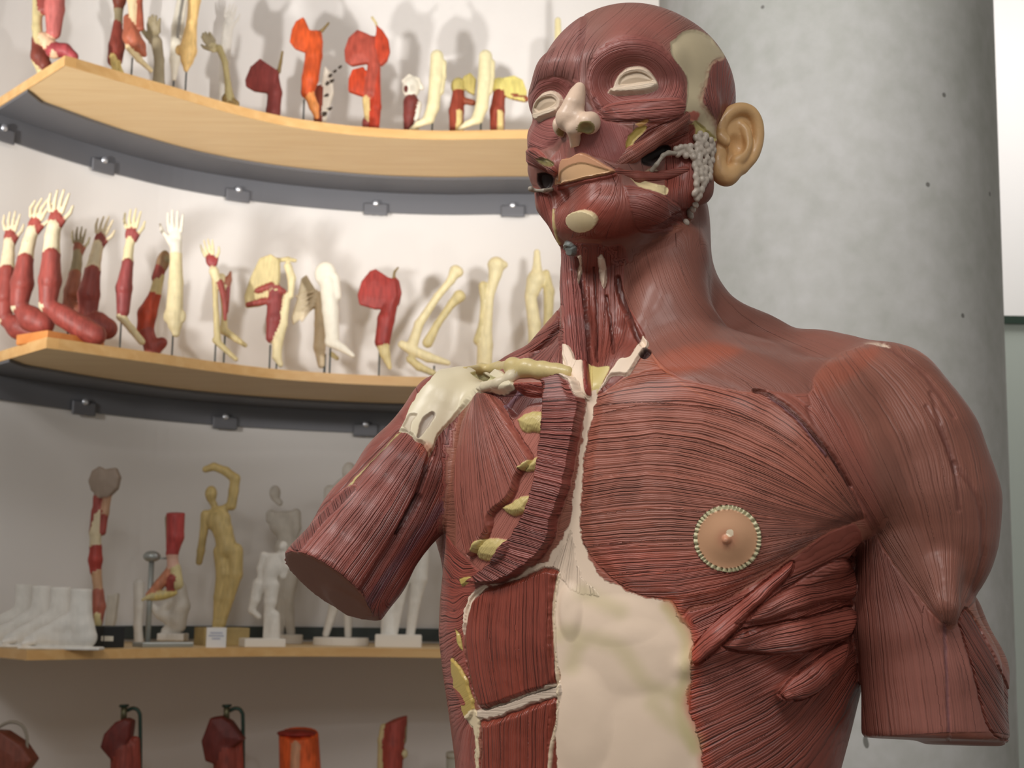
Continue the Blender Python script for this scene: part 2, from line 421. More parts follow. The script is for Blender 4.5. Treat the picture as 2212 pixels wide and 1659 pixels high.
# ------------------------------------------------------------------ materials of the torso
def new_mat(name):
    mt = bpy.data.materials.new(name); mt.use_nodes = True
    nt = mt.node_tree; return mt, nt, nt.nodes['Principled BSDF']
def N_(nt, typ, **kw):
    n = nt.nodes.new(typ)
    for k, v in kw.items(): setattr(n, k, v)
    return n
def muscle_material():
    """painted plaster: colour from the model's own paint, fibre furrows from the 'fib' coordinate"""
    mt, nt, b = new_mat('painted_muscle')
    L = nt.links.new
    def M(op, a, b_=None, c=None):
        n = N_(nt, 'ShaderNodeMath', operation=op)
        for i, v in enumerate((a, b_, c)):
            if v is None: continue
            if isinstance(v, (int, float)): n.inputs[i].default_value = v
            else: L(v, n.inputs[i])
        return n.outputs[0]
    col = N_(nt, 'ShaderNodeAttribute', attribute_name='Col').outputs['Color']
    fib = N_(nt, 'ShaderNodeAttribute', attribute_name='fib').outputs['Fac']
    amp = N_(nt, 'ShaderNodeAttribute', attribute_name='amp').outputs['Fac']
    gls = N_(nt, 'ShaderNodeAttribute', attribute_name='gloss').outputs['Fac']
    tc = N_(nt, 'ShaderNodeTexCoord').outputs['Object']
    n1 = N_(nt, 'ShaderNodeTexNoise'); n1.inputs['Scale'].default_value = 22; n1.inputs['Detail'].default_value = 2; L(tc, n1.inputs['Vector'])
    n2 = N_(nt, 'ShaderNodeTexNoise'); n2.inputs['Scale'].default_value = 60; n2.inputs['Detail'].default_value = 3; L(tc, n2.inputs['Vector'])
    n3 = N_(nt, 'ShaderNodeTexNoise'); n3.inputs['Scale'].default_value = 9; n3.inputs['Detail'].default_value = 4; L(tc, n3.inputs['Vector'])
    w0 = M('ADD', fib, M('MULTIPLY', M('SUBTRACT', n1.outputs['Fac'], .5), 1.0))
    w = M('ADD', w0, M('MULTIPLY', M('SINE', M('MULTIPLY', w0, 2.33)), .30))          # uneven bundle widths
    ridge1 = M('POWER', M('ABSOLUTE', M('SINE', M('MULTIPLY', w, math.pi))), .62)
    w2 = M('ADD', M('MULTIPLY', w0, 2.63), M('MULTIPLY', n2.outputs['Fac'], 1.6))
    ridge2 = M('ABSOLUTE', M('SINE', M('MULTIPLY', w2, math.pi)))
    n4 = N_(nt, 'ShaderNodeTexNoise'); n4.inputs['Scale'].default_value = 38; n4.inputs['Detail'].default_value = 2; L(tc, n4.inputs['Vector'])
    wn2 = N_(nt, 'ShaderNodeTexWhiteNoise', noise_dimensions='1D'); L(M('ADD', M('FLOOR', M('ADD', w, .5)), 7.3), wn2.inputs['W'])
    brk = N_(nt, 'ShaderNodeMapRange'); brk.inputs['From Min'].default_value = .36; brk.inputs['From Max'].default_value = .60; brk.inputs['To Min'].default_value = .45; brk.inputs['To Max'].default_value = 1.0
    L(M('ADD', M('MULTIPLY', n4.outputs['Fac'], .75), M('MULTIPLY', wn2.outputs['Value'], .25)), brk.inputs['Value'])
    ampv = M('MULTIPLY', amp, brk.outputs[0])
    hgt = M('ADD', M('MULTIPLY', ridge1, .74), M('MULTIPLY', ridge2, .26))
    hgt = M('MULTIPLY', hgt, ampv)
    fine = M('MULTIPLY', n2.outputs['Fac'], .12)
    bump = N_(nt, 'ShaderNodeBump'); bump.inputs['Strength'].default_value = 1.0; bump.inputs['Distance'].default_value = .0022
    L(M('ADD', hgt, fine), bump.inputs['Height']); L(bump.outputs[0], b.inputs['Normal'])
    # each fibre bundle has its own tone, the furrows carry dark paint
    wn = N_(nt, 'ShaderNodeTexWhiteNoise', noise_dimensions='1D'); L(M('FLOOR', w), wn.inputs['W'])
    tone = M('ADD', 1.0, M('MULTIPLY', M('MULTIPLY', M('SUBTRACT', wn.outputs['Value'], .5), .30), amp))
    fur = M('SUBTRACT', 1.0, M('MULTIPLY', M('MULTIPLY', M('SUBTRACT', 1.0, ridge1), .52), M('MINIMUM', ampv, 1.0)))
    fur = M('MULTIPLY', fur, M('SUBTRACT', 1.0, M('MULTIPLY', M('MULTIPLY', M('SUBTRACT', 1.0, ridge2), .24), M('MINIMUM', ampv, 1.0))))
    patch = M('ADD', .84, M('MULTIPLY', n3.outputs['Fac'], .32))
    t = M('MULTIPLY', M('MULTIPLY', tone, fur), patch)
    vm = N_(nt, 'ShaderNodeVectorMath', operation='SCALE'); L(col, vm.inputs[0]); L(t, vm.inputs['Scale'])
    L(vm.outputs[0], b.inputs['Base Color'])
    L(M('SUBTRACT', .62, M('MULTIPLY', gls, .38)), b.inputs['Roughness'])
    b.inputs['Specular IOR Level'].default_value = .42
    b.inputs['Coat Weight'].default_value = .12; b.inputs['Coat Roughness'].default_value = .22
    return mt
def paint_material(name, rough=.5, bump=0, scale=80, coat=0, spec=.4):
    mt, nt, b = new_mat(name)
    a = N_(nt, 'ShaderNodeAttribute', attribute_name='Col')
    nz = N_(nt, 'ShaderNodeTexNoise'); nz.inputs['Scale'].default_value = scale; nz.inputs['Detail'].default_value = 4
    nt.links.new(N_(nt, 'ShaderNodeTexCoord').outputs['Object'], nz.inputs['Vector'])
    mr = N_(nt, 'ShaderNodeMapRange'); mr.inputs['To Min'].default_value = .86; mr.inputs['To Max'].default_value = 1.12
    nt.links.new(nz.outputs['Fac'], mr.inputs['Value'])
    vm = N_(nt, 'ShaderNodeVectorMath', operation='SCALE'); nt.links.new(a.outputs['Color'], vm.inputs[0]); nt.links.new(mr.outputs[0], vm.inputs['Scale'])
    nt.links.new(vm.outputs[0], b.inputs['Base Color'])
    b.inputs['Roughness'].default_value = rough; b.inputs['Specular IOR Level'].default_value = spec
    b.inputs['Coat Weight'].default_value = coat
    if bump:
        bp = N_(nt, 'ShaderNodeBump'); bp.inputs['Distance'].default_value = bump; nt.links.new(nz.outputs['Fac'], bp.inputs['Height']); nt.links.new(bp.outputs[0], b.inputs['Normal'])
    return mt

# ------------------------------------------------------------------ painting and relief of the torso
def seg_dist(p, a, b):
    e = b - a; w = p - a
    t = np.clip((w @ e) / (e @ e + 1e-9), 0, 1)
    q = w - t[:, None] * e
    cr = e[0] * w[:, 1] - e[1] * w[:, 0]
    return np.sqrt((q * q).sum(1)), cr
def spline(pts, n=6):
    pts = np.array(pts, float)
    if len(pts) < 3: return pts
    q = np.concatenate([[2 * pts[0] - pts[1]], pts, [2 * pts[-1] - pts[-2]]])
    out = []
    for i in range(1, len(q) - 2):
        for t in np.linspace(0, 1, n, endpoint=False):
            out.append(.5 * ((2 * q[i]) + (-q[i - 1] + q[i + 1]) * t + (2 * q[i - 1] - 5 * q[i] + 4 * q[i + 1] - q[i + 2]) * t * t + (-q[i - 1] + 3 * q[i] - 3 * q[i + 1] + q[i + 2]) * t ** 3))
    out.append(q[-2]); return np.array(out)
def pl_dist(p, line):
    best = np.full(len(p), 1e9); side = np.zeros(len(p))
    for i in range(len(line) - 1):
        d, cr = seg_dist(p, line[i], line[i + 1])
        m_ = d < best; best[m_] = d[m_]; side[m_] = np.sign(cr[m_])
    return best, side
def guides(p, lines, step):
    """fibre coordinate between consecutive guide lines"""
    L_ = [spline(g, 3) for g in lines]
    D = []; Sd = []
    for g in L_:
        d, s = pl_dist(p, g); D.append(d); Sd.append(s)
    D = np.array(D); j = D.argmin(0); n = len(lines)
    steps = step if isinstance(step, (list, tuple)) else [step] * (n - 1)
    cum = np.concatenate([[0], np.cumsum(steps)])
    dj = np.take_along_axis(D, j[None], 0)[0]
    lo = np.where(j > 0, np.take_along_axis(D, np.maximum(j - 1, 0)[None], 0)[0], 1e9)
    hi = np.where(j < n - 1, np.take_along_axis(D, np.minimum(j + 1, n - 1)[None], 0)[0], 1e9)
    up = hi < lo
    a = np.where(up, j, j - 1); a = np.clip(a, 0, n - 2)
    da = np.take_along_axis(D, a[None], 0)[0]; db = np.take_along_axis(D, (a + 1)[None], 0)[0]
    t = da / (da + db + 1e-9)
    v = cum[a] + t * (cum[a + 1] - cum[a])
    # outside of the family: extrapolate
    gap0 = steps[0]; 
    return v
class Painter:
    def __init__(self, V, Nn, T):
        self.V = V; self.N = Nn; self.T = T
        self.uv = proj(V); n = len(V)
        view = CAM - V; view /= np.linalg.norm(view, axis=1)[:, None]
        self.face = (Nn * view).sum(1)
        self.col = np.zeros((n, 3)); self.fib = np.zeros(n); self.amp = np.zeros(n); self.gloss = np.zeros(n)
        self.dis = np.zeros(n); self.part = np.zeros(n, int); self.names = ['body']
        self.jit = np.stack([noise(self.uv, 1 / 14.), noise(self.uv + 300, 1 / 14.)], 1) + .6 * np.stack([noise(self.uv, 1 / 5.), noise(self.uv + 300, 1 / 5.)], 1)
    def region(self, poly, groups, col=None, part=None, jit=2.0, soft=2.0, lift=0, edge=4, groove=0, gw=4, fib=None, amp=None, gloss=None, smooth=True, back=False, mix=1.0, dome=0, domew=20, minface=-.2, tone=None):
        poly = np.array(poly, float)
        if smooth: poly = spline(np.concatenate([poly, poly[:1]]), 4)[:-1]
        mg = max(12, gw * 2 if groove else 0)
        lo = poly.min(0) - mg; hi = poly.max(0) + mg
        m_ = (self.uv[:, 0] > lo[0]) & (self.uv[:, 0] < hi[0]) & (self.uv[:, 1] > lo[1]) & (self.uv[:, 1] < hi[1]) & (self.face > minface)
        g = np.zeros(len(m_), bool)
        for q in groups: g |= self.T == q
        I = np.nonzero(m_ & g)[0]
        if not len(I): return I
        uv = self.uv[I] + self.jit[I] * jit
        e = -poly_sd(uv, poly)
        w = sstep(-soft * .5, soft * .5 + .01, e)
        if fib is not None:
            self.cutf = getattr(self, 'cutf', None)
            if self.cutf is None: self.cutf = np.ones(len(self.T))
            self.cutf[I] = np.where(e > 0, 1.0, self.cutf[I])
            self.cutf[I] *= sstep(0.6, 4.5, np.abs(e))
        elif amp is not None:
            self.cutf = getattr(self, 'cutf', None)
            if self.cutf is None: self.cutf = np.ones(len(self.T))
            self.cutf[I] = np.where(e > 0, 1.0, self.cutf[I])
        ins = w > 0; I = I[ins]; e = e[ins]; w = w[ins]; uv = uv[ins]
        if col is not None:
            c = np.asarray(col, float)
            self.col[I] += (c - self.col[I]) * (w * mix)[:, None]
        if tone is not None: self.col[I] *= (1 + (tone - 1) * w)[:, None]
        if lift: self.dis[I] += lift * sstep(0, edge, e)
        if dome: self.dis[I] += dome * np.sqrt(np.clip(e / domew, 0, 1))
        if groove: self.dis[I] -= groove * (1 - sstep(0, gw, np.abs(e)))
        hard = w > .5
        J = I[hard]
        if fib is not None:
            pj = self.uv[J]
            if fib[0] == 'g': f = guides(pj, fib[1], fib[2])
            elif fib[0] == 'ring':
                cx, cy, rx, ry, pitch = fib[1:]
                f = np.hypot((pj[:, 0] - cx) / rx, (pj[:, 1] - cy) / ry) * (rx + ry) / 2 / pitch
            elif fib[0] == 'dir':
                a = math.radians(fib[1]); f = (-pj[:, 0] * math.sin(a) + pj[:, 1] * math.cos(a)) / fib[2]
            self.fib[J] = f + 40.37
        if amp is not None: self.amp[I] += (amp - self.amp[I]) * w
        if gloss is not None: self.gloss[I] += (gloss - self.gloss[I]) * w
        if part:
            if part not in self.names: self.names.append(part)
            self.part[J] = self.names.index(part)
        return I
    def line(self, pts, groups, col=None, width=3, depth=0, mix=1, amp=None, core=.3):
        pts = spline(pts, 4); lo = pts.min(0) - width * 2; hi = pts.max(0) + width * 2
        g = np.zeros(len(self.T), bool)
        for q in groups: g |= self.T == q
        I = np.nonzero(g & (self.face > -.1) & (self.uv[:, 0] > lo[0]) & (self.uv[:, 0] < hi[0]) & (self.uv[:, 1] > lo[1]) & (self.uv[:, 1] < hi[1]))[0]
        if not len(I): return
        d, _ = pl_dist(self.uv[I] + self.jit[I] * 1.0, pts)
        w = 1 - sstep(width * core, width, d)
        if col is not None: self.col[I] += (np.asarray(col) - self.col[I]) * (w * mix)[:, None]
        if depth: self.dis[I] -= depth * w
        if amp is not None: self.amp[I] += (amp - self.amp[I]) * w
MUS = srgb(154, 98, 80); DEL = srgb(140, 88, 73); PECC = srgb(164, 97, 79); HEADC = srgb(140, 93, 82); RECT = srgb(146, 68, 52)
CREAM = srgb(236, 212, 188); BONE = srgb(212, 196, 142); YELL = srgb(190, 168, 96); TEMPC = srgb(206, 190, 156); DARK = srgb(58, 30, 26)
ORNG = srgb(178, 80, 48); PINK = srgb(180, 112, 98); PURP = srgb(112, 78, 88); RED = srgb(168, 58, 40); GREY = srgb(150, 140, 128)
def paint_torso(A):
    uv = A.uv
    A.col[:] = MUS; A.gloss[:] = .35
    rows = A.T
    # -------- trunk and near shoulder
    A.fib[:] = uv[:, 1] / 9. + noise(uv, 1 / 60.) * 1.5; A.amp[:] = .25
    TRN = (TR, NK, AN); ALLB = (TR, NK, AN, AF)
    # near flank: serratus and external oblique
    A.region([(1440, 1330), (1560, 1300), (1700, 1215), (1790, 1150), (1860, 1150), (1860, 1400), (1830, 1800), (1500, 1800), (1490, 1500), (1480, 1420)], (TR,), srgb(154, 82, 68), 'oblique_muscle', jit=0, soft=2,
             fib=('g', [[(1500, 1345), (1620, 1290), (1720, 1250), (1850, 1190)], [(1500, 1400), (1640, 1350), (1740, 1310), (1850, 1270)], [(1490, 1480), (1640, 1420), (1760, 1370), (1850, 1330)], [(1490, 1570), (1640, 1500), (1740, 1440), (1840, 1340)], [(1520, 1660), (1680, 1570), (1760, 1490), (1840, 1400)], [(1560, 1760), (1700, 1660), (1790, 1560), (1850, 1460)]], 6), amp=.95)
    A.region([(1590, 1350), (1640, 1310), (1700, 1270), (1790, 1215), (1840, 1215), (1850, 1290), (1790, 1300), (1700, 1330), (1640, 1345)], (TR,), srgb(158, 86, 72), 'serratus_muscle', jit=1, lift=.004, edge=14, groove=.002,
             fib=('g', [[(1580, 1310), (1700, 1235), (1850, 1200)], [(1585, 1360), (1700, 1325), (1850, 1290)]], 7), amp=.9)
    A.region([(1558, 1398), (1600, 1362), (1680, 1345), (1760, 1330), (1845, 1310), (1840, 1370), (1780, 1395), (1720, 1412), (1650, 1412), (1600, 1408)], (TR,), srgb(156, 84, 70), 'serratus_muscle', jit=1, lift=.005, edge=14, groove=.003,
             fib=('g', [[(1550, 1390), (1680, 1345), (1850, 1310)], [(1560, 1412), (1700, 1415), (1850, 1380)]], 7), amp=.95)
    A.region([(1680, 1500), (1715, 1460), (1770, 1420), (1830, 1385), (1820, 1440), (1785, 1480), (1740, 1508), (1700, 1512)], (TR,), srgb(156, 82, 68), 'serratus_muscle', jit=1, lift=.004, edge=12, groove=.003,
             fib=('g', [[(1680, 1495), (1760, 1420), (1830, 1380)], [(1690, 1520), (1770, 1500), (1830, 1440)]], 7), amp=.9)
    # near pectoral
    pec = [(1300, 832), (1284, 860), (1277, 890), (1270, 938), (1260, 998), (1257, 1058), (1253, 1117), (1256, 1157), (1270, 1196), (1302, 1232), (1350, 1272), (1400, 1290), (1450, 1300), (1470, 1330), (1500, 1310), (1560, 1298), (1640, 1250), (1720, 1196), (1790, 1150), (1850, 1128), (1880, 1115), (1868, 1085), (1838, 1010), (1790, 930), (1745, 880), (1700, 850), (1640, 826), (1560, 800), (1480, 790), (1400, 800), (1340, 818)]
    G = [[(1290, 838), (1400, 806), (1520, 812), (1640, 846), (1740, 915), (1800, 1000), (1865, 1120)],
         [(1275, 880), (1420, 872), (1560, 886), (1680, 938), (1760, 1000), (1855, 1122)],
         [(1262, 960), (1420, 945), (1560, 970), (1680, 1020), (1760, 1065), (1850, 1126)],
         [(1255, 1040), (1400, 1022), (1560, 1046), (1700, 1092), (1845, 1130)],
         [(1253, 1110), (1400, 1095), (1560, 1104), (1700, 1122), (1840, 1134)],
         [(1260, 1190), (1400, 1178), (1560, 1172), (1700, 1156), (1835, 1137)],
         [(1300, 1250), (1400, 1240), (1560, 1222), (1700, 1186), (1830, 1141)],
         [(1370, 1290), (1470, 1286), (1600, 1258), (1710, 1210), (1825, 1146)],
         [(1450, 1340), (1560, 1315), (1690, 1240), (1820, 1152)]]
    A.region(pec, (TR, AN, NK), PECC, 'pectoral_muscle', jit=1.5, soft=6, lift=.003, edge=30, groove=0, fib=('g', G, [5, 6, 7, 7, 7, 6, 6, 5]), amp=.8, gloss=.45)
    A.region([(1300, 1160), (1500, 1200), (1620, 1230), (1500, 1320), (1380, 1290), (1290, 1230)], (TR,), srgb(170, 70, 52), None, soft=60, mix=.45)
    A.region([(1380, 790), (1540, 790), (1700, 850), (1600, 900), (1450, 880)], (TR, NK), srgb(168, 92, 74), None, soft=50, mix=.4)
    # abdominal slip of the pectoral
    A.region([(1490, 1424), (1496, 1400), (1540, 1350), (1600, 1300), (1690, 1225), (1715, 1215), (1700, 1250), (1640, 1310), (1590, 1365), (1540, 1412), (1514, 1432), (1496, 1434)], (TR,), srgb(156, 78, 64), None, jit=1, lift=.005, edge=10, groove=.002,
             fib=('g', [[(1455, 1420), (1560, 1330), (1700, 1205)], [(1490, 1445), (1600, 1360), (1730, 1225)]], 5), amp=.7)
    # deltoid
    D = [[(1640, 846), (1740, 915), (1800, 1000), (1870, 1120), (1960, 1260), (2030, 1345)],
         [(1750, 830), (1800, 930), (1870, 1060), (1950, 1190), (2000, 1275), (2037, 1345)],
         [(1795, 790), (1870, 930), (1935, 1080), (1990, 1210), (2041, 1345)],
         [(1830, 765), (1930, 890), (1990, 1050), (2025, 1200), (2045, 1345)],
         [(1870, 748), (1985, 870), (2040, 1020), (2060, 1180), (2050, 1345)],
         [(1920, 745), (2035, 860), (2090, 1010), (2095, 1180), (2058, 1345)],
         [(1965, 760), (2080, 870), (2140, 1040), (2140, 1200), (2080, 1325)]]
    A.region([(1640, 828), (1700, 850), (1750, 880), (1745, 828), (1790, 775), (1850, 740), (1920, 735), (2010, 780), (2100, 860), (2160, 980), (2175, 1100), (2165, 1210), (2120, 1280), (2092, 1318), (2068, 1348), (2036, 1350), (1990, 1300), (1935, 1225), (1890, 1160), (1868, 1120), (1850, 1075), (1810, 1000), (1750, 920), (1690, 866)], (TR, AN, NK), DEL, 'deltoid_muscle', jit=1, soft=8, lift=.001, edge=24, groove=0, fib=('g', D, [5, 3.5, 3, 3, 3, 3]), amp=.34, gloss=.35)
    A.region([(1640, 845), (1740, 830), (1850, 920), (1900, 1100), (1860, 1130), (1800, 1000), (1740, 915)], (TR, AN, NK), srgb(150, 84, 70), None, soft=40, mix=.8)
    for ln in ([(1745, 880), (1760, 925), (1830, 1030), (1900, 1150)], [(2010, 850), (2040, 950), (2060, 1000), (2070, 1100)], [(2062, 1000), (2110, 1080), (2120, 1200), (2090, 1300)], [(1905, 745), (1985, 800), (2060, 900)], [(2000, 880), (2030, 930), (2050, 985), (2062, 1020)]):
        A.line(ln, (TR, AN, NK), srgb(96, 50, 44), 9, .0010, mix=.35, core=0)
    A.region([(1740, 825), (1790, 780), (1850, 750), (1900, 760), (1850, 810), (1790, 850), (1760, 850)], (TR, AN, NK), srgb(160, 80, 56), None, soft=26, mix=.5)
    A.region([(1842, 728), (1870, 728), (1905, 740), (1925, 752), (1900, 750), (1870, 742)], (TR, AN, NK), CREAM, None, soft=5, jit=3, mix=.8)
    # groove between deltoid and pectoral with the vein
    A.line([(1632, 848), (1660, 856), (1720, 900), (1790, 980), (1835, 1050)], (TR, AN, NK), DARK, 8, .0035, mix=.65)
    A.line([(1660, 862), (1720, 912), (1780, 985)], (TR, AN), PURP, 4, -.002, mix=.8)
    # armpit shade side of the trunk
    # near upper arm
    A.region([(1825, 1120), (1870, 1120), (1930, 1220), (2036, 1350), (2066, 1352), (2100, 1330), (2200, 1500), (2220, 1660), (1800, 1660), (1810, 1400)], (AN,), srgb(148, 92, 80), 'upper_arm', jit=1,
             fib=('g', [[(1845, 1130), (1840, 1300), (1870, 1620)], [(1880, 1130), (1890, 1350), (1915, 1620)], [(1900, 1170), (1950, 1380), (1985, 1620)], [(1935, 1220), (2020, 1400), (2045, 1620)], [(2040, 1350), (2075, 1450), (2095, 1620)], [(2090, 1330), (2140, 1430), (2185, 1620)]], [4, 5, 4, 3, 3]), amp=.36, gloss=.6)
    A.region([(2070, 1345), (2090, 1315), (2150, 1420), (2200, 1560), (2170, 1600), (2130, 1560), (2100, 1440)], (AN,), srgb(136, 76, 64), None, jit=1, groove=.002, fib=('dir', 58, 9.), amp=.9)
    A.line([(2040, 1350), (2045, 1450), (2050, 1598)], (AN,), PURP, 5, .0008, mix=.5)
    A.region([(1780, 1596), (2230, 1596), (2230, 1800), (1780, 1800)], (AN,), srgb(130, 78, 64), None, jit=0, amp=0, minface=-1)
    # -------- platysma over neck and shoulder
    PL = [[(1330, 540), (1345, 620), (1395, 740), (1440, 800), (1560, 880)], [(1400, 540), (1440, 660), (1520, 760), (1660, 850)], [(1460, 540), (1510, 640), (1610, 740), (1760, 840)], [(1520, 540), (1545, 610), (1640, 695), (1850, 790)], [(1560, 540), (1575, 600), (1660, 670), (1880, 720)]]
    plat = [(1250, 552), (1290, 546), (1340, 540), (1400, 526), (1450, 505), (1482, 488), (1500, 470), (1530, 380), (1600, 400), (1600, 560), (1900, 720), (1860, 745), (1800, 770), (1760, 810), (1745, 850), (1660, 846), (1640, 845), (1600, 850), (1470, 820), (1420, 785), (1398, 745), (1375, 705), (1348, 640), (1330, 585), (1310, 560)]
    platO = [(1300, 470), (1330, 585), (1348, 640), (1375, 705), (1398, 745), (1420, 785), (1470, 820), (1600, 850), (1640, 845), (1660, 846), (1745, 850), (1760, 810), (1800, 770), (1860, 745), (1900, 720), (1600, 560), (1560, 430), (1480, 480)]
    PLATARGS = dict(col=srgb(134, 84, 71), part='neck_sheet_muscle', jit=1, soft=8, edge=8, fib=('g', PL, 10), amp=.22, gloss=.2, smooth=False)
    A.region(plat, (NK, TR, AN), srgb(134, 84, 71), 'neck_sheet_muscle', jit=1, soft=14, lift=.001, edge=30, fib=('g', PL, 10), amp=.16, gloss=.2)
    A.region([(1400, 780), (1480, 752), (1560, 745), (1600, 760), (1540, 790), (1470, 812), (1430, 808)], (NK, TR), srgb(176, 84, 54), None, soft=30, mix=.5)
    A.line([(1398, 745), (1425, 790), (1470, 830), (1540, 870)], (NK, TR), srgb(190, 110, 80), 3, 0, mix=.5)
    A.line([(1650, 640), (1600, 620), (1560, 560), (1545, 480)], (NK,), srgb(120, 60, 50), 7, .001, mix=.5)
    # -------- throat
    FLAP = [(1334, 600), (1342, 645), (1368, 708), (1390, 748)]
    throat = [(1205, 520), (1340, 540), (1348, 640), (1398, 745), (1330, 830), (1270, 850), (1215, 760), (1200, 640)]
    A.region(throat, (NK, TR), srgb(138, 72, 60), 'throat_muscles', jit=0, fib=('g', [[(1215, 540), (1215, 760)], [(1265, 540), (1262, 700), (1275, 840)], [(1300, 540), (1297, 700), (1290, 830)], [(1345, 560), (1350, 700), (1310, 820)]], [5, 4, 4]), amp=.5, gloss=.5)
    A.region([(1208, 530), (1250, 540), (1265, 640), (1276, 760), (1276, 850), (1262, 850), (1215, 770), (1206, 640)], (NK, TR), srgb(152, 84, 76), 'neck_cord_muscle', jit=1, soft=4, groove=.001,
             fib=('g', [[(1206, 540), (1212, 650), (1222, 770)], [(1235, 540), (1245, 650), (1262, 830)], [(1255, 540), (1268, 650), (1275, 830)]], 5), amp=.75, gloss=.5)
    A.line([(1246, 560), (1266, 660), (1275, 780)], (NK, TR), DARK, 7, .003, mix=.5)
    A.line([(1283, 580), (1290, 680), (1290, 780)], (NK, TR), DARK, 4, .0015, mix=.5)
    A.line([(1310, 640), (1322, 720), (1325, 760)], (NK, TR), DARK, 5, .002, mix=.5)
    A.line(FLAP, (NK, TR), DARK, 9, .0035, mix=.6)
    A.region([(1246, 552), (1256, 556), (1255, 600), (1250, 612), (1247, 590)], (NK,), CREAM, None, jit=1, soft=2, lift=.0015, amp=0)
    A.region([(1290, 556), (1300, 550), (1308, 566), (1311, 600), (1306, 622), (1300, 616), (1294, 585)], (NK, HD), CREAM, None, jit=1, soft=2, lift=.003, amp=0)
    # trapezius on the far side
    A.region([(1000, 830), (1060, 770), (1130, 735), (1190, 700), (1215, 660), (1220, 760), (1222, 800), (1100, 800)], (NK, TR), srgb(150, 86, 76), 'trapezius_muscle', jit=1, fib=('g', [[(1207, 700), (1120, 745), (1010, 800)], [(1208, 720), (1140, 775), (1060, 800)], [(1210, 740), (1175, 790), (1160, 830)], [(1215, 760), (1222, 800), (1225, 830)]], 4), amp=.9)
    A.line([(1204, 712), (1150, 765), (1080, 792)], (NK, TR), DARK, 7, .003, mix=.5)
    # -------- breastbone notch and white line
    A.region([(1271, 785), (1290, 793), (1317, 792), (1304, 822), (1292, 846), (1284, 862), (1272, 850), (1273, 815)], (NK, TR), srgb(206, 186, 120), None, jit=0, soft=3, amp=0)
    sheath = [(1261, 852), (1292, 842), (1286, 868), (1272, 935), (1260, 1000), (1254, 1070), (1255, 1150), (1272, 1208), (1304, 1250), (1352, 1276), (1400, 1292), (1448, 1302), (1462, 1330), (1490, 1360), (1502, 1400), (1490, 1430), (1496, 1470), (1482, 1492), (1484, 1520), (1500, 1560), (1514, 1610), (1530, 1800), (1190, 1800), (1196, 1600), (1206, 1540), (1210, 1480), (1200, 1420), (1197, 1330), (1204, 1265), (1208, 1238), (1180, 1225), (1195, 1190), (1228, 1140), (1238, 1080), (1250, 1000), (1260, 930), (1263, 880)]
    A.region(sheath, (TR, NK), CREAM, 'abdominal_sheath', jit=3.2, soft=3, amp=.0, gloss=.75, smooth=False)
    A.region([(1188, 1222), (1215, 1180), (1235, 1140), (1246, 1200), (1262, 1250), (1300, 1290), (1240, 1280), (1205, 1245)], (TR,), CREAM, None, jit=3, fib=('g', [[(1185, 1235), (1232, 1120)], [(1250, 1280), (1250, 1120)], [(1330, 1280), (1262, 1130)]], 8), amp=.35)
    A.region([(1055, 1262), (1110, 1242), (1170, 1215), (1196, 1216), (1180, 1232), (1130, 1248), (1080, 1268)], (TR,), CREAM, None, jit=2, soft=2, amp=0)
    # warm fringe where sheath meets muscle, yellow shade over the rectus below
    A.line([(1448, 1302), (1492, 1362), (1500, 1430), (1498, 1480), (1484, 1520), (1520, 1620), (1530, 1800)], (TR,), srgb(196, 74, 44), 26, 0, mix=.6, core=0)
    A.line([(1440, 1312), (1478, 1372), (1480, 1430), (1478, 1470), (1466, 1530), (1500, 1620)], (TR,), srgb(206, 190, 140), 24, 0, mix=.7, core=0)
    for ln in ([(1290, 1380), (1340, 1400), (1370, 1440), (1400, 1480), (1450, 1500)], [(1410, 1520), (1450, 1560), (1500, 1600)], [(1260, 1280), (1300, 1300), (1340, 1320)], [(1210, 1370), (1235, 1366), (1260, 1380)], [(1235, 1440), (1245, 1400)]):
        A.line(ln, (TR,), srgb(196, 184, 134), 34, 0, mix=.45, core=0)
    for c, r, h in (((1232, 1320), (30, 70), .0035), ((1330, 1340), (110, 60), .0015), ((1370, 1420), (110, 90), .0015), ((1255, 1560), (75, 130), .003), ((1400, 1600), (110, 110), .0015)):
        q = 1 - np.clip(((uv - np.array(c)) / np.array(r)) ** 2, 0, 1).sum(1)
        mk = (A.T == TR) & (A.face > 0) & (q > 0) & (A.part == A.names.index('abdominal_sheath'))
        A.dis[mk] += h * sstep(0, 1, q[mk])
    # -------- far side: rectus
    A.region([(1048, 1268), (1120, 1250), (1160, 1232), (1185, 1226), (1207, 1238), (1203, 1270), (1197, 1340), (1201, 1420), (1207, 1478), (1150, 1500), (1090, 1522), (1040, 1530), (1018, 1480), (1004, 1400), (1008, 1340), (1022, 1295)], (TR,), RECT, 'rectus_muscle', jit=1.5, soft=2, lift=.0045, edge=14, groove=.0015,
             fib=('g', [[(1020, 1270), (1005, 1380), (1035, 1530)], [(1070, 1260), (1060, 1400), (1080, 1530)], [(1130, 1245), (1128, 1400), (1135, 1520)], [(1180, 1230), (1180, 1400), (1190, 1500)], [(1212, 1230), (1205, 1400), (1210, 1500)]], 5), amp=.8, gloss=.75)
    A.region([(1030, 1534), (1090, 1520), (1150, 1496), (1206, 1474), (1210, 1504), (1150, 1520), (1090, 1544), (1036, 1556)], (TR,), srgb(216, 196, 176), 'tendon_band', jit=3, soft=2, lift=.0015, amp=.15, edge=4)
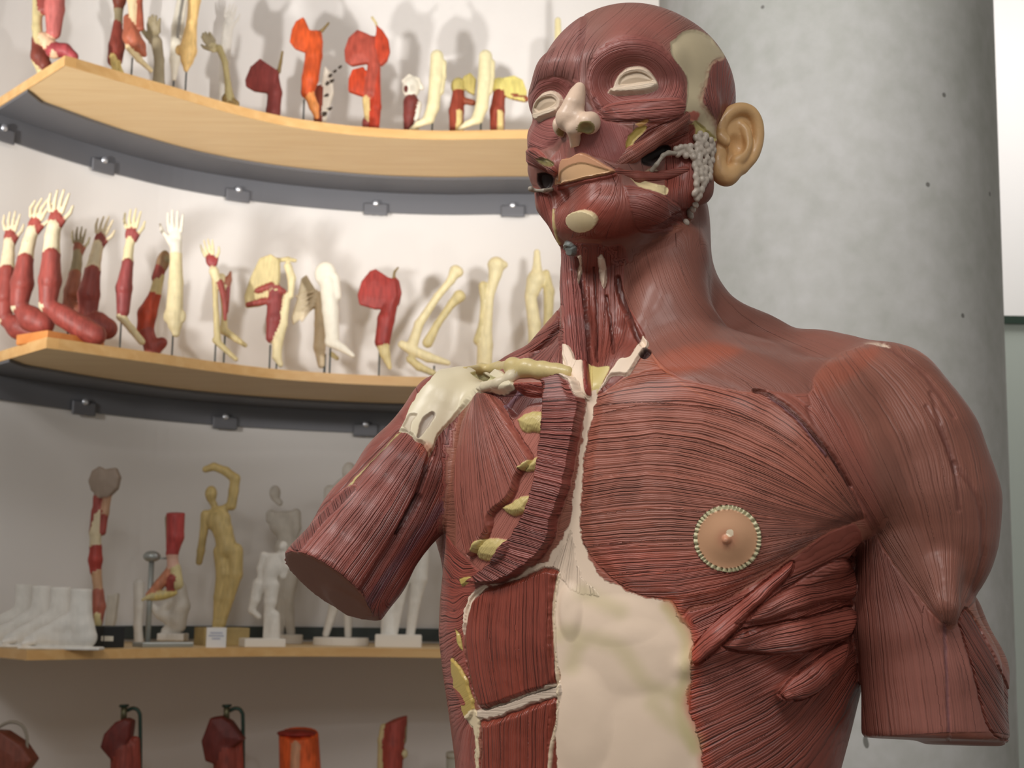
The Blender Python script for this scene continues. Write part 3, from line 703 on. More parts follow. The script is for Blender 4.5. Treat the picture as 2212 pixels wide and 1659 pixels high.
    A.region([(1036, 1560), (1090, 1546), (1150, 1523), (1208, 1508), (1200, 1580), (1192, 1800), (1035, 1800), (1040, 1620)], (TR,), RECT, 'rectus_muscle', jit=1.5, soft=2, lift=.0045, edge=14, groove=.001,
             fib=('g', [[(1032, 1560), (1036, 1800)], [(1090, 1540), (1090, 1800)], [(1150, 1520), (1145, 1800)], [(1210, 1500), (1195, 1800)]], 5), amp=.8, gloss=.75)
    A.line([(1208, 1240), (1200, 1290), (1197, 1340), (1202, 1430), (1208, 1480), (1206, 1540), (1196, 1600), (1192, 1670)], (TR,), srgb(226, 206, 176), 4, -.0015, mix=.9, amp=0)
    # -------- far side: ribs, small pectoral, cut stub of the great pectoral
    A.region([(1035, 845), (1100, 850), (1180, 850), (1185, 950), (1160, 1080), (1110, 1200), (1060, 1262), (1000, 1290), (975, 1300), (985, 1180), (985, 1000), (1005, 900)], (TR, NK, AF), PINK, 'rib_muscles', jit=0, soft=3, fib=('dir', -58, 6.), amp=.3, gloss=.6)
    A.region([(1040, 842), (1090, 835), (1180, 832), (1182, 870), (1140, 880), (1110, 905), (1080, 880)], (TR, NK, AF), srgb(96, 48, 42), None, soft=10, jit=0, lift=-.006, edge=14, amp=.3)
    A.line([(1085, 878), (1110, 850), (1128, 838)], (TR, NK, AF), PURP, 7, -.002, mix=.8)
    A.region([(1100, 828), (1150, 826), (1180, 830), (1178, 850), (1130, 850)], (TR, NK, AF), srgb(150, 70, 58), None, jit=1, lift=.004, edge=8, amp=.4, fib=('dir', 10, 5))
    A.region([(1034, 845), (1062, 852), (1090, 885), (1118, 935), (1150, 985), (1148, 1005), (1125, 1030), (1110, 1075), (1070, 1110), (1060, 1150), (1035, 1195), (1010, 1200), (992, 1130), (983, 1060), (988, 980), (1004, 905)], (TR, NK, AF), srgb(168, 98, 84), 'small_pectoral_muscle', jit=1, soft=3, lift=.005, edge=10, groove=.002,
             fib=('g', [[(1030, 848), (1000, 920), (983, 1000), (980, 1080), (1000, 1200)], [(1034, 848), (1010, 930), (1005, 1020), (1012, 1110), (1030, 1200)], [(1036, 848), (1035, 930), (1042, 1020), (1055, 1150)], [(1040, 848), (1062, 930), (1085, 1010), (1110, 1090)], [(1050, 850), (1080, 900), (1120, 960), (1160, 1020)]], [5, 6, 7, 6]), amp=.6, gloss=.8)
    for poly in ([(1116, 905), (1145, 892), (1178, 895), (1182, 930), (1150, 934), (1128, 928)], [(1124, 1012), (1150, 992), (1172, 985), (1170, 1008), (1140, 1020)], [(1084, 1096), (1110, 1084), (1146, 1070), (1144, 1106), (1116, 1114), (1098, 1108)], [(1026, 1186), (1040, 1168), (1080, 1164), (1116, 1172), (1098, 1212), (1056, 1212), (1034, 1202)]):
        A.region(poly, (TR, NK), srgb(204, 184, 120), 'rib', jit=2, soft=3, dome=.005, domew=16, amp=.1, gloss=.5)
    stub = [(1173, 830), (1205, 822), (1236, 818), (1258, 835), (1266, 871), (1258, 919), (1250, 958), (1238, 1018), (1224, 1078), (1206, 1125), (1198, 1169), (1165, 1211), (1101, 1254), (1045, 1262), (1024, 1256), (1040, 1240), (1069, 1217), (1089, 1193), (1117, 1149), (1141, 1110), (1157, 1058), (1169, 998), (1177, 927), (1180, 867)]
    A.region(stub, (TR, NK), srgb(150, 80, 70), 'cut_pectoral_muscle', jit=2, soft=2, lift=.012, edge=5,
             fib=('g', [[(1165, 828), (1275, 812)], [(1170, 870), (1280, 862)], [(1170, 930), (1275, 935)], [(1165, 990), (1262, 1010)], [(1150, 1060), (1250, 1085)], [(1125, 1130), (1235, 1160)], [(1085, 1190), (1200, 1240)], [(1040, 1230), (1120, 1290)]], [4, 5.5, 5.5, 6, 7, 8, 8]), amp=1.25, gloss=.55)
    # throat tendons of the sternomastoids (over the stub)
    A.region([(1214, 745), (1227, 747), (1239, 763), (1244, 778), (1260, 782), (1265, 816), (1274, 847), (1272, 866), (1261, 856), (1251, 836), (1239, 830), (1220, 820), (1215, 778)], (NK, TR), CREAM, 'neck_tendon', jit=1, soft=2, lift=.003, amp=.05)
    A.region([(1389, 725), (1402, 747), (1384, 769), (1364, 804), (1356, 812), (1322, 813), (1306, 832), (1292, 846), (1316, 806), (1336, 777), (1358, 772), (1378, 743)], (NK, TR), CREAM, 'neck_tendon', jit=1, soft=2, lift=.003, amp=.05)
    A.region([(1258, 780), (1268, 782), (1276, 830), (1276, 856), (1266, 840)], (NK, TR), srgb(150, 66, 56), None, jit=0, soft=3, lift=.003)
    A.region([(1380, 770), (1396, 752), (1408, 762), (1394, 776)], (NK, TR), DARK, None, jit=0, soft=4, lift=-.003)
    # far flank: serratus, latissimus edge, costal pieces
    A.region([(960, 1150), (1000, 1200), (1040, 1240), (1045, 1270), (1022, 1295), (1006, 1340), (1002, 1400), (1018, 1480), (1030, 1560), (1036, 1800), (940, 1800), (950, 1300)], (TR,), srgb(158, 84, 72), 'flank_muscle', jit=1, fib=('g', [[(960, 1130), (985, 1180), (1010, 1200)], [(955, 1220), (990, 1260), (1040, 1250)], [(955, 1320), (985, 1330), (1010, 1300)], [(955, 1420), (985, 1400), (1010, 1370)], [(965, 1500), (1000, 1500), (1030, 1470)], [(985, 1800), (1010, 1580), (1040, 1540)]], 5), amp=.7, gloss=.75)
    A.region([(1046, 1264), (1052, 1268), (1030, 1292), (1018, 1320), (1010, 1345), (1003, 1372), (1000, 1340), (1006, 1310), (1020, 1280)], (TR,), CREAM, None, jit=2, soft=2, lift=.002, amp=0)
    A.region([(984, 1358), (994, 1372), (1000, 1400), (998, 1405), (988, 1388)], (TR,), YELL, 'rib', jit=1, lift=.002, amp=0)
    A.region([(992, 1250), (1010, 1246), (1020, 1248), (1008, 1262), (998, 1266)], (TR,), YELL, None, jit=1, lift=.002, amp=0)
    A.region([(974, 1420), (986, 1428), (1006, 1458), (1016, 1490), (1026, 1530), (1020, 1552), (1004, 1548), (990, 1510), (978, 1470)], (TR,), srgb(190, 162, 88), 'rib', jit=2, lift=.002, amp=.05)
    A.region([(982, 1480), (1000, 1500), (1010, 1520), (996, 1520), (986, 1500)], (TR,), srgb(160, 80, 66), None, jit=1, amp=.2)
    A.region([(1004, 1548), (1026, 1532), (1036, 1556), (1034, 1620), (1038, 1800), (1028, 1800), (1026, 1600), (1014, 1566)], (TR,), srgb(226, 206, 170), None, jit=2, lift=.001, amp=0)
    # -------- far arm stump and shoulder tendon
    A.region([(560, 800), (1100, 760), (1100, 1400), (560, 1400)], (AF,), srgb(152, 86, 76), 'upper_arm_stump', jit=0, smooth=False, minface=-1,
             fib=('g', [[(862, 932), (750, 1050), (636, 1170)], [(895, 945), (800, 1065), (685, 1215)], [(920, 965), (840, 1095), (730, 1250)], [(932, 975), (880, 1110), (765, 1290)], [(985, 890), (940, 1060), (800, 1320)], [(1020, 880), (975, 1080), (840, 1300)]], [5, 5, 5, 6, 4]), amp=.8, gloss=.5)
    A.line([(905, 1075), (850, 1170), (775, 1290)], (AF,), srgb(60, 32, 34), 12, .002, mix=.5)
    A.line([(985, 1060), (900, 1160), (790, 1310)], (AF,), PURP, 16, 0, mix=.7)
    A.line([(930, 978), (905, 1060), (860, 1150)], (AF,), DARK, 8, .003, mix=.6)
    A.region([(858, 938), (870, 930), (800, 1000), (752, 1056), (742, 1062), (760, 1040)], (AF,), srgb(200, 180, 120), None, jit=1, soft=3, lift=.002, amp=0)
    A.region([(622, 1180), (742, 1058), (768, 1060), (700, 1130), (650, 1190)], (AF,), srgb(150, 88, 80), None, jit=1, soft=3, fib=('dir', 75, 7.), amp=.8)
    cap = [(862, 932), (880, 895), (900, 858), (925, 825), (960, 795), (1000, 780), (1060, 790), (1100, 815), (1110, 835), (1080, 846), (1036, 846), (1012, 872), (980, 908), (952, 935), (938, 962), (928, 985), (915, 962), (898, 955), (886, 940)]
    A.region(cap, (AF, NK, TR), srgb(220, 208, 178), 'shoulder_tendon', jit=1.5, soft=2, lift=.0035, edge=5, amp=.0, gloss=.6)
    A.region([(898, 948), (912, 910), (932, 892), (940, 900), (925, 925), (905, 950)], (AF,), srgb(176, 162, 146), None, jit=1, soft=2, lift=-.003, edge=4)
    A.region([(870, 925), (885, 900), (905, 898), (892, 915), (886, 938)], (AF,), srgb(198, 184, 160), None, jit=1, soft=2, lift=-.002, edge=4)
    A.region([(1012, 812), (1040, 806), (1085, 826), (1060, 832), (1030, 824)], (AF, NK, TR), srgb(206, 200, 150), None, jit=1, soft=2, lift=-.003, amp=.1)
    A.region([(900, 955), (930, 965), (925, 1000), (905, 985)], (AF,), srgb(190, 90, 60), None, soft=14, mix=.6)
    # flat end of the stump
    dcut = P(712, 1256, 1.29) - P(940, 940, 1.352); dcut /= np.linalg.norm(dcut)
    mk = (A.T == AF) & ((A.N @ dcut) > .85) & (uv[:, 1] > 1150)
    A.col[mk] = srgb(142, 92, 72); A.amp[mk] = 0; A.dis[mk] = 0
    # nipple disc
    q = np.hypot((uv[:, 0] - 1573) / 71, (uv[:, 1] - 1162) / 70); mk = (q < 1.02) & (A.face > 0) & (A.T != AF)
    ang = np.arctan2(uv[:, 1] - 1162, uv[:, 0] - 1573)
    beads = np.abs(np.sin(ang * 21 + 1.2 * np.sin(ang * 5)))
    rim = mk & (q > .90); disc = mk & (q <= .90)
    A.part[mk] = len(A.names); A.names.append('nipple_disc')
    A.col[disc] = srgb(206, 158, 122); A.col[rim] = srgb(204, 196, 158); A.amp[mk] = 0; A.gloss[mk] = .5
    A.dis[mk] = .004; A.dis[rim] = .001 + .0035 * beads[rim] ** .5
    A.dis[disc] += .0022 * sstep(.85, .2, q[disc]) + .0045 * sstep(.16, .05, q[disc])
    cc = sstep(.45, .1, q[disc])[:, None]; A.col[disc] = A.col[disc] * (1 - .5 * cc) + srgb(190, 120, 96) * .5 * cc
    A.col[mk & (np.hypot(uv[:, 0] - 1580, uv[:, 1] - 1148) < 8)] = srgb(232, 214, 184)
    # -------- head
    HG = (HD,)
    isH = A.T == HD
    A.col[isH] = HEADC; A.gloss[isH] = .35
    A.fib[isH] = guides(uv[isH], [[(1120, 420), (1128, 260), (1150, 170), (1190, 90), (1270, 20)], [(1185, 200), (1192, 130), (1235, 60), (1310, 0)], [(1235, 180), (1252, 110), (1292, 50), (1350, -5)], [(1300, 130), (1322, 90), (1380, 40), (1430, 0)], [(1400, 110), (1432, 80), (1480, 50), (1530, 20)], [(1440, 130), (1470, 100), (1540, 70), (1600, 60)]], 6) + 20
    A.amp[isH] = .24; A.names.append('head_muscle'); A.part[isH] = len(A.names) - 1
    A.region([(1200, 60), (1240, 40), (1290, 100), (1250, 180), (1180, 200), (1150, 240), (1135, 200)], HG, srgb(160, 104, 98), None, soft=40, mix=.6, amp=.6)
    A.region([(1320, 40), (1420, 30), (1460, 80), (1400, 100), (1300, 120)], HG, srgb(150, 86, 76), None, soft=60, mix=.7, amp=.1)
    A.line([(1262, 40), (1252, 110), (1244, 170)], HG, srgb(120, 66, 60), 10, .0012, mix=.5)
    A.region(plat, (HD,), **PLATARGS)
    A.region([(1190, 515), (1225, 532), (1290, 538), (1350, 534), (1345, 640), (1200, 640)], (HD,), srgb(138, 72, 60), 'throat_muscles', jit=0, fib=('dir', 90, 7), amp=.5)
    # mid face
    A.region([(1240, 300), (1280, 240), (1320, 260), (1370, 290), (1340, 350), (1290, 340), (1240, 330)], HG, srgb(150, 84, 78), 'upper_lip_muscle', soft=20, jit=0, amp=.15, fib=('dir', 70, 6))
    A.region([(1215, 310), (1232, 305), (1220, 350), (1205, 375), (1185, 350)], HG, srgb(160, 98, 88), None, soft=6, amp=.25, fib=('dir', 80, 6))
    # orbicular muscles
    A.region([(1284, 235), (1268, 180), (1282, 120), (1335, 82), (1405, 84), (1448, 118), (1476, 165), (1484, 225), (1468, 250), (1410, 262), (1350, 256), (1308, 242)], HG, srgb(148, 84, 76), 'eye_ring_muscle', jit=2, soft=16, lift=.0012, edge=14, fib=('ring', 1366, 178, 100, 78, 8), amp=.26)
    A.region([(1138, 320), (1134, 240), (1158, 185), (1196, 166), (1236, 182), (1242, 228), (1210, 300), (1170, 325)], HG, srgb(150, 88, 82), 'eye_ring_muscle', jit=2, soft=14, lift=.001, edge=12, fib=('ring', 1190, 232, 52, 60, 8), amp=.26)
    A.region([(1288, 244), (1320, 226), (1400, 216), (1466, 214), (1484, 240), (1440, 268), (1370, 264), (1310, 262)], HG, srgb(156, 88, 78), None, jit=1, soft=10, lift=.0015, edge=8, fib=('g', [[(1290, 236), (1380, 222), (1480, 215)], [(1300, 262), (1380, 268), (1480, 255)]], 6), amp=.6)
    A.line([(1284, 215), (1302, 245), (1340, 262), (1400, 262)], HG, DARK, 6, .0008, mix=.35)
    A.region([(1300, 190), (1310, 145), (1345, 118), (1400, 112), (1440, 140), (1450, 190), (1420, 180), (1395, 145), (1345, 148), (1318, 195)], HG, srgb(122, 66, 56), None, soft=26, mix=.7)
    # temple
    A.region([(1448, 92), (1482, 66), (1520, 70), (1548, 96), (1566, 124), (1540, 140), (1530, 165), (1526, 195), (1518, 218), (1532, 238), (1548, 262), (1552, 300), (1530, 296), (1505, 268), (1478, 250), (1484, 210), (1484, 170), (1470, 145), (1452, 122)], HG, TEMPC, 'temple_fascia', jit=1, soft=4, lift=-.001, edge=5, amp=0, gloss=.15)
    A.region([(1536, 138), (1570, 122), (1595, 150), (1620, 210), (1615, 260), (1580, 250), (1560, 290), (1545, 262), (1518, 220), (1526, 180)], HG, srgb(150, 78, 68), 'temple_muscle', jit=5, soft=26, fib=('g', [[(1520, 130), (1520, 180), (1548, 280)], [(1560, 120), (1556, 190), (1556, 285)], [(1610, 170), (1590, 220), (1562, 290)]], 6), amp=.7)
    A.region([(1482, 244), (1500, 240), (1515, 250), (1505, 262), (1486, 258)], HG, srgb(190, 104, 84), None, soft=6, amp=.1)
    A.region([(1488, 270), (1505, 262), (1535, 285), (1550, 300), (1530, 312), (1510, 300), (1496, 320)], HG, srgb(196, 182, 120), None, soft=3, lift=-.0015, amp=0)
    # cheek
    A.region([(1440, 300), (1500, 270), (1500, 330), (1503, 400), (1490, 480), (1450, 470), (1436, 410)], HG, srgb(148, 76, 64), 'chewing_muscle', jit=1, soft=4, lift=-.001, fib=('g', [[(1435, 300), (1442, 460)], [(1470, 300), (1470, 480)], [(1505, 300), (1490, 490)]], 5), amp=.5)
    A.region([(1350, 300), (1385, 275), (1430, 262), (1480, 250), (1490, 290), (1430, 320), (1370, 350)], HG, srgb(134, 66, 54), None, soft=8, fib=('g', [[(1340, 330), (1400, 280), (1490, 240)], [(1360, 360), (1430, 320), (1490, 300)]], 6), amp=.6)
    A.region([(1358, 292), (1376, 276), (1396, 272), (1392, 284), (1372, 304), (1356, 326), (1352, 310)], HG, srgb(176, 150, 74), 'cheek_fat', jit=1, soft=3, lift=-.001, amp=0)
    A.region([(1372, 268), (1394, 258), (1402, 262), (1384, 274)], HG, srgb(176, 130, 70), None, jit=1, soft=3, amp=0)
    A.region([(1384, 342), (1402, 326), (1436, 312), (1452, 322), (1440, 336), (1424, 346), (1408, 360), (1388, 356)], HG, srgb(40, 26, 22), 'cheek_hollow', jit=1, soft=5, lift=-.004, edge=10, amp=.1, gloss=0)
    A.region([(1362, 384), (1385, 388), (1420, 398), (1444, 404), (1440, 420), (1412, 412), (1380, 402)], HG, srgb(210, 190, 146), 'jaw_bone', jit=1, soft=2, lift=-.001, amp=0)
    A.region([(1392, 370), (1410, 362), (1424, 370), (1420, 380), (1400, 380)], HG, srgb(190, 164, 140), None, jit=1, soft=3, amp=0)
    # mouth
    A.region([(1196, 420), (1204, 396), (1328, 372), (1345, 400), (1370, 420), (1400, 450), (1380, 500), (1300, 520), (1215, 525), (1200, 480)], HG, srgb(148, 82, 70), 'chin_muscle', jit=1, soft=12, fib=('g', [[(1200, 470), (1212, 440), (1260, 400)], [(1225, 480), (1250, 440), (1300, 395)], [(1290, 500), (1330, 440), (1340, 380)], [(1400, 500), (1400, 440), (1350, 375)]], 6), amp=.3, gloss=.55)
    A.region([(1345, 400), (1378, 404), (1440, 425), (1470, 450), (1478, 480), (1440, 500), (1380, 500), (1360, 450)], HG, srgb(138, 76, 66), None, jit=1, soft=5, lift=.0015, edge=6, fib=('g', [[(1340, 410), (1400, 415), (1478, 460)], [(1340, 470), (1400, 480), (1478, 510)]], 10), amp=.3)
    A.region([(1240, 440), (1300, 430), (1340, 450), (1330, 480), (1290, 490), (1240, 480)], HG, srgb(166, 76, 60), None, soft=40, mix=.4, amp=.1)
    A.region([(1202, 400), (1230, 394), (1290, 381), (1328, 372), (1330, 382), (1290, 392), (1240, 402), (1206, 412)], HG, srgb(156, 78, 66), 'lower_lip_edge', jit=.6, soft=2, lift=.002, edge=4, amp=.1)
    A.region([(1203, 392), (1210, 365), (1220, 344), (1236, 341), (1250, 332), (1262, 331), (1280, 339), (1306, 355), (1328, 368), (1326, 373), (1290, 382), (1240, 392), (1206, 398)], HG, srgb(206, 152, 116), 'lips', jit=.5, soft=2, lift=.0045, edge=3, amp=0, gloss=.9)
    A.region([(1212, 392), (1218, 372), (1236, 358), (1262, 352), (1286, 358), (1318, 370), (1290, 380), (1240, 390)], HG, srgb(220, 176, 132), None, jit=.5, soft=2, lift=-.001, edge=3, amp=0, gloss=.95)
    # far cheek
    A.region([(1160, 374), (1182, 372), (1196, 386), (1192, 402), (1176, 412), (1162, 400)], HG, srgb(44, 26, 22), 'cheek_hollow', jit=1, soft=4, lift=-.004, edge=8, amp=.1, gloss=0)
    A.region([(1130, 322), (1160, 320), (1185, 345), (1204, 370), (1198, 382), (1170, 366), (1136, 352)], HG, srgb(152, 82, 72), None, jit=1, soft=3, lift=.002, edge=6, fib=('g', [[(1130, 320), (1205, 370)], [(1130, 355), (1200, 390)]], 4), amp=.7)
    A.region([(1162, 342), (1180, 342), (1196, 352), (1190, 360), (1172, 352)], HG, srgb(116, 104, 60), None, jit=1, soft=4, lift=-.002, amp=0)
    A.region([(1148, 400), (1175, 415), (1192, 430), (1196, 490), (1210, 530), (1190, 515), (1165, 455)], HG, srgb(146, 72, 60), None, jit=1, soft=5, fib=('dir', 75, 7), amp=.6)
    A.line([(1196, 455), (1197, 485), (1203, 510), (1210, 526)], HG, srgb(206, 186, 126), 4, -.001, mix=.9)
    # lids
    for rim, inner, low in (([(1312, 203), (1316, 196), (1324, 193), (1330, 176), (1342, 156), (1360, 144), (1384, 142), (1404, 154), (1420, 180), (1420, 194), (1398, 204), (1360, 208), (1330, 209)],
                             [(1336, 190), (1340, 172), (1354, 158), (1378, 151), (1398, 160), (1412, 180), (1385, 186), (1358, 190)],
                             [(1322, 205), (1340, 196), (1380, 189), (1412, 184), (1417, 193), (1396, 202), (1345, 207)]),
                            ([(1157, 236), (1162, 214), (1176, 199), (1196, 195), (1212, 204), (1220, 222), (1210, 246), (1180, 258), (1164, 264)],
                             [(1162, 232), (1168, 214), (1182, 205), (1200, 206), (1212, 222), (1198, 236), (1172, 244)],
                             [(1160, 246), (1176, 244), (1206, 236), (1208, 248), (1182, 258), (1165, 264)])):
        A.region(rim, HG, srgb(214, 192, 168), 'eyelid', jit=.5, soft=2, lift=.0042, edge=3, amp=0, gloss=.4)
        A.region(inner, HG, srgb(208, 186, 160), 'eyelid', jit=0, soft=2, lift=-.0022, edge=4, dome=.0028, domew=26, amp=0)
        A.region(low, HG, srgb(216, 196, 172), 'eyelid', jit=.5, soft=2, lift=.001, edge=3, fib=('dir', -8, 6.), amp=.2)
    # chin disc and hyoid
    A.region([(1262 + 30 * math.cos(t), 474 + 21 * math.sin(t)) for t in np.linspace(0, 2 * math.pi, 20, endpoint=False)], HG, srgb(222, 202, 160), 'chin_disc', jit=.4, soft=2, lift=.006, edge=2.5, amp=0, smooth=False)
    A.region([(1232 + 14 * math.cos(t) + 3 * math.sin(t), 536 + 16 * math.sin(t) + 4 * math.cos(t)) for t in np.linspace(0, 2 * math.pi, 16, endpoint=False)], (HD, NK), srgb(122, 128, 124), 'hyoid_bone', jit=.4, soft=2, lift=.004, edge=3, amp=0, smooth=False)
# ------------------------------------------------------------------ build the torso
mt_muscle = muscle_material()
mt_paint = paint_material('painted_plaster', .42, .0006, 90, coat=.1)
mt_matte = paint_material('matte_plaster', .75, .0004, 60)
BASE_H = globals().get('BASE_H', .003); SUBS = globals().get('SUBS', 2)
TORSO = empty('anatomical_torso', P(1390, 1700, 1.27) * [1, 1, 0] + np.array([0, 0, 1.02]), 'life-size flayed muscle torso model with head, in dull red, standing before the concrete column', 'anatomical model')
V0, Q0, T0 = torso_sdf().mesh(BASE_H)
V0 = relax(V0, Q0, 3)
BODY = BVHTree.FromPolygons([tuple(v) for v in V0], [tuple(q) for q in Q0.tolist()])
def hit(px, py, off=0.0):
    """point of the body surface seen at a pixel, moved outwards by off"""
    d = CF * FPX + CR * (px - 1106.0) - CU * (py - 829.5); d /= np.linalg.norm(d)
    loc, nn, _, _ = BODY.ray_cast(Vector(CAM), Vector(d))
    if loc is None:
        print('MISS', px, py); return P(px, py, 1.25)
    return np.array(loc) + np.array(nn) * off
# refine only what faces the camera; the far side keeps the base grid
Nn0 = vnormals(V0, Q0)
vw = CAM - V0; vw /= np.linalg.norm(vw, axis=1)[:, None]
fc = (Nn0 * vw).sum(1)[Q0].max(1)
uvq = proj(V0)[Q0].mean(1)
front = (fc > -.35) & (uvq[:, 1] < 1800)
Vb, Qb, (Tb,), _ = submesh(V0, Q0, ~front, T0)
link_mesh('body', Vb, Qb, mt_muscle, TORSO, cols=np.tile(MUS, (len(Vb), 1)), attrs={'fib': Vb[:, 2] * 200, 'amp': np.full(len(Vb), .3), 'gloss': np.full(len(Vb), .3)}, normals=Nn0[_])
Vf, Qf, (Tf,), _ = submesh(V0, Q0, front, T0)
for s in range(SUBS):
    Vf, Qf, (Tf,) = subdivide(Vf, Qf, (Tf,))
    # keep the open border where it is
    E = np.sort(np.concatenate([Qf[:, [0, 1]], Qf[:, [1, 2]], Qf[:, [2, 3]], Qf[:, [3, 0]]]), 1)
    key, cnt = np.unique(E[:, 0] * (len(Vf) + 1) + E[:, 1], return_counts=True)
    bk = key[cnt == 1]; bv = np.unique(np.concatenate([bk // (len(Vf) + 1), bk % (len(Vf) + 1)]))
    keep = Vf[bv].copy(); Vf = relax(Vf, Qf, 2); Vf[bv] = keep
Nf = vnormals(Vf, Qf)
A = Painter(Vf, Nf, Tf)
paint_torso(A)
A.amp *= A.cutf
mixv = np.zeros(len(Vf), bool)
tq = Tf[Qf]; mq = (tq != tq[:, :1]).any(1) & ((A.uv[Qf[:, 0], 1] > 1120) | (A.uv[Qf[:, 0], 0] < 1100) | (A.uv[Qf[:, 0], 1] < 620)); mixv[Qf[mq].ravel()] = True
for _k in range(2):
    mq = mixv[Qf].any(1); mixv[Qf[mq].ravel()] = True
headneck = np.isin(Tf, (HD, NK, TR))
A.amp[mixv] *= .15
fade = sstep(-.25, .0, A.face)
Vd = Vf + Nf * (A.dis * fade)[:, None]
Nd = vnormals(Vd, Qf)
pq = A.part[Qf]
# a face belongs to the part of its first corner
fp = pq[:, 0]
LAB = {'abdominal_sheath': 'glossy cream sheath over the belly', 'shoulder_tendon': 'cream tendon cap on the shoulder', 'rib': 'yellow rib', 'nipple_disc': 'tan nipple disc with a beaded rim', 'temple_fascia': 'cream patch on the temple', 'lips': 'shiny tan upper lip', 'eyelid': 'cream closed eyelid', 'chin_disc': 'cream oval disc on the chin', 'hyoid_bone': 'grey knob under the chin', 'tendon_band': 'cream tendon band', 'neck_tendon': 'cream tendon at the base of the neck', 'jaw_bone': 'cream strip of jaw bone', 'cheek_fat': 'yellow fat in the cheek', 'cheek_hollow': 'dark hollow in the cheek'}
def islands(Q, nv):
    """connected pieces of a quad set"""
    par = np.arange(nv)
    for _ in range(200):
        mn = par[Q].min(1); new = par.copy()
        np.minimum.at(new, Q.ravel(), np.repeat(mn, 4))
        new = new[new]
        if (new == par).all(): break
        par = new
    return par[Q[:, 0]]
# scattered specks join the part around them
E_ = np.sort(np.stack([Qf, np.roll(Qf, -1, 1)], -1).reshape(-1, 2), 1); kf = np.repeat(np.arange(len(Qf)), 4)
kk = E_[:, 0] * (len(Vf) + 1) + E_[:, 1]; od = np.argsort(kk, kind='stable'); same = kk[od][1:] == kk[od][:-1]
fa, fb = kf[od][:-1][same], kf[od][1:][same]
small = np.zeros(len(Qf), bool)
for k in range(len(A.names)):
    idx_ = np.nonzero(fp == k)[0]
    if not len(idx_): continue
    isl = islands(Qf[idx_], len(Vf)); ids, inv_, cn = np.unique(isl, return_inverse=True, return_counts=True)
    small[idx_[cn[inv_.ravel()] < 150]] = True
fp = fp.copy()
for _k in range(60):
    if not small.any(): break
    for a_, b_ in ((fa, fb), (fb, fa)):
        mk = small[a_] & ~small[b_]; fp[a_[mk]] = fp[b_[mk]]; small[a_[mk]] = False
for k, nm in enumerate(A.names):
    mk = fp == k
    if not mk.any(): continue
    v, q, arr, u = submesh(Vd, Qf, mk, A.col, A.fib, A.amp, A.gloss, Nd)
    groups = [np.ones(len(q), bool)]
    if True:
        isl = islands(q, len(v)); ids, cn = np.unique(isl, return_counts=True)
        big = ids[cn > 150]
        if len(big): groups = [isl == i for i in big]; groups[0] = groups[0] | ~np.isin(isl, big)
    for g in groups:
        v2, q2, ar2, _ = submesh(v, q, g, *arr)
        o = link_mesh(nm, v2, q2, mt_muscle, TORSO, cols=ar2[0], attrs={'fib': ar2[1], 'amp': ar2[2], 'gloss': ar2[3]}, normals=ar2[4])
        if nm in LAB: o['label'] = LAB[nm]
# ---- separately modelled pieces
def sdf_part(name, S, h, col, parent=None, mat=None, label=None, colors=None, rel=2, strap=None):
    v, q, t = S.mesh(h); v = relax(v, q, rel)
    c = np.tile(np.asarray(col, float), (len(v), 1)) if colors is None else np.array(colors)[t]
    at = None
    if strap is not None:
        u_ = proj(v); a_ = math.radians(strap); at = {'fib': (-u_[:, 0] * math.sin(a_) + u_[:, 1] * math.cos(a_)) / 7 + 90, 'amp': np.full(len(v), .45), 'gloss': np.full(len(v), .35)}; mat = mt_muscle
    o = link_mesh(name, v, q, mat or mt_paint, parent or TORSO, cols=c, attrs=at)
    if label: o['label'] = label
    return o
# nose
NS = SDF(.004)
def hp(px, py, off): 
    p = hit(px, py, 0); return p + HF * off
def nv(px, py, dY):
    return P(px, py, hit(px, py)[1] - dY)
NS.k = .006
NS.chain([nv(1252, 190, .001), nv(1246, 206, .003), nv(1240, 226, .009)], [.0048, .0060, .0078], 0)
NS.chain([nv(1240, 226, .009), nv(1232, 250, .014)], [.0078, .0105], 0)
NS.ell(nv(1230, 258, .0145), HR, (.0112, .010, .0100), 0)
NS.ell(nv(1272, 267, .0065), HR, (.0080, .0100, .0088), 0, .009); NS.ell(nv(1210, 275, .007), HR, (.0050, .0100, .0088), 0, .009)
NS.ell(nv(1280, 262, .003), HR, (.0062, .0070, .0078), 0, .004)
NS.chain([nv(1238, 280, .013), nv(1241, 296, .005)], [.0054, .0046], 0)
NS.plate(nv(1241, 306, .0015), np.stack([HL, HZ, HF]), [(-.0048, -.0055), (.0044, -.0050), (.0050, .006), (-.005, .006)], .0022)
def nost(px, py, dY, r): NS.ell(nv(px, py, dY), HR, r, 1, .0015, '-c')
nost(1264, 279, .0150, (.0064, .0068, .0048)); nost(1211, 292, .0145, (.0038, .0068, .0048))
sdf_part('nose', NS, .0008, CREAM, colors=[srgb(220, 192, 168), srgb(150, 134, 88)], label='pale flesh-coloured nose', rel=1)
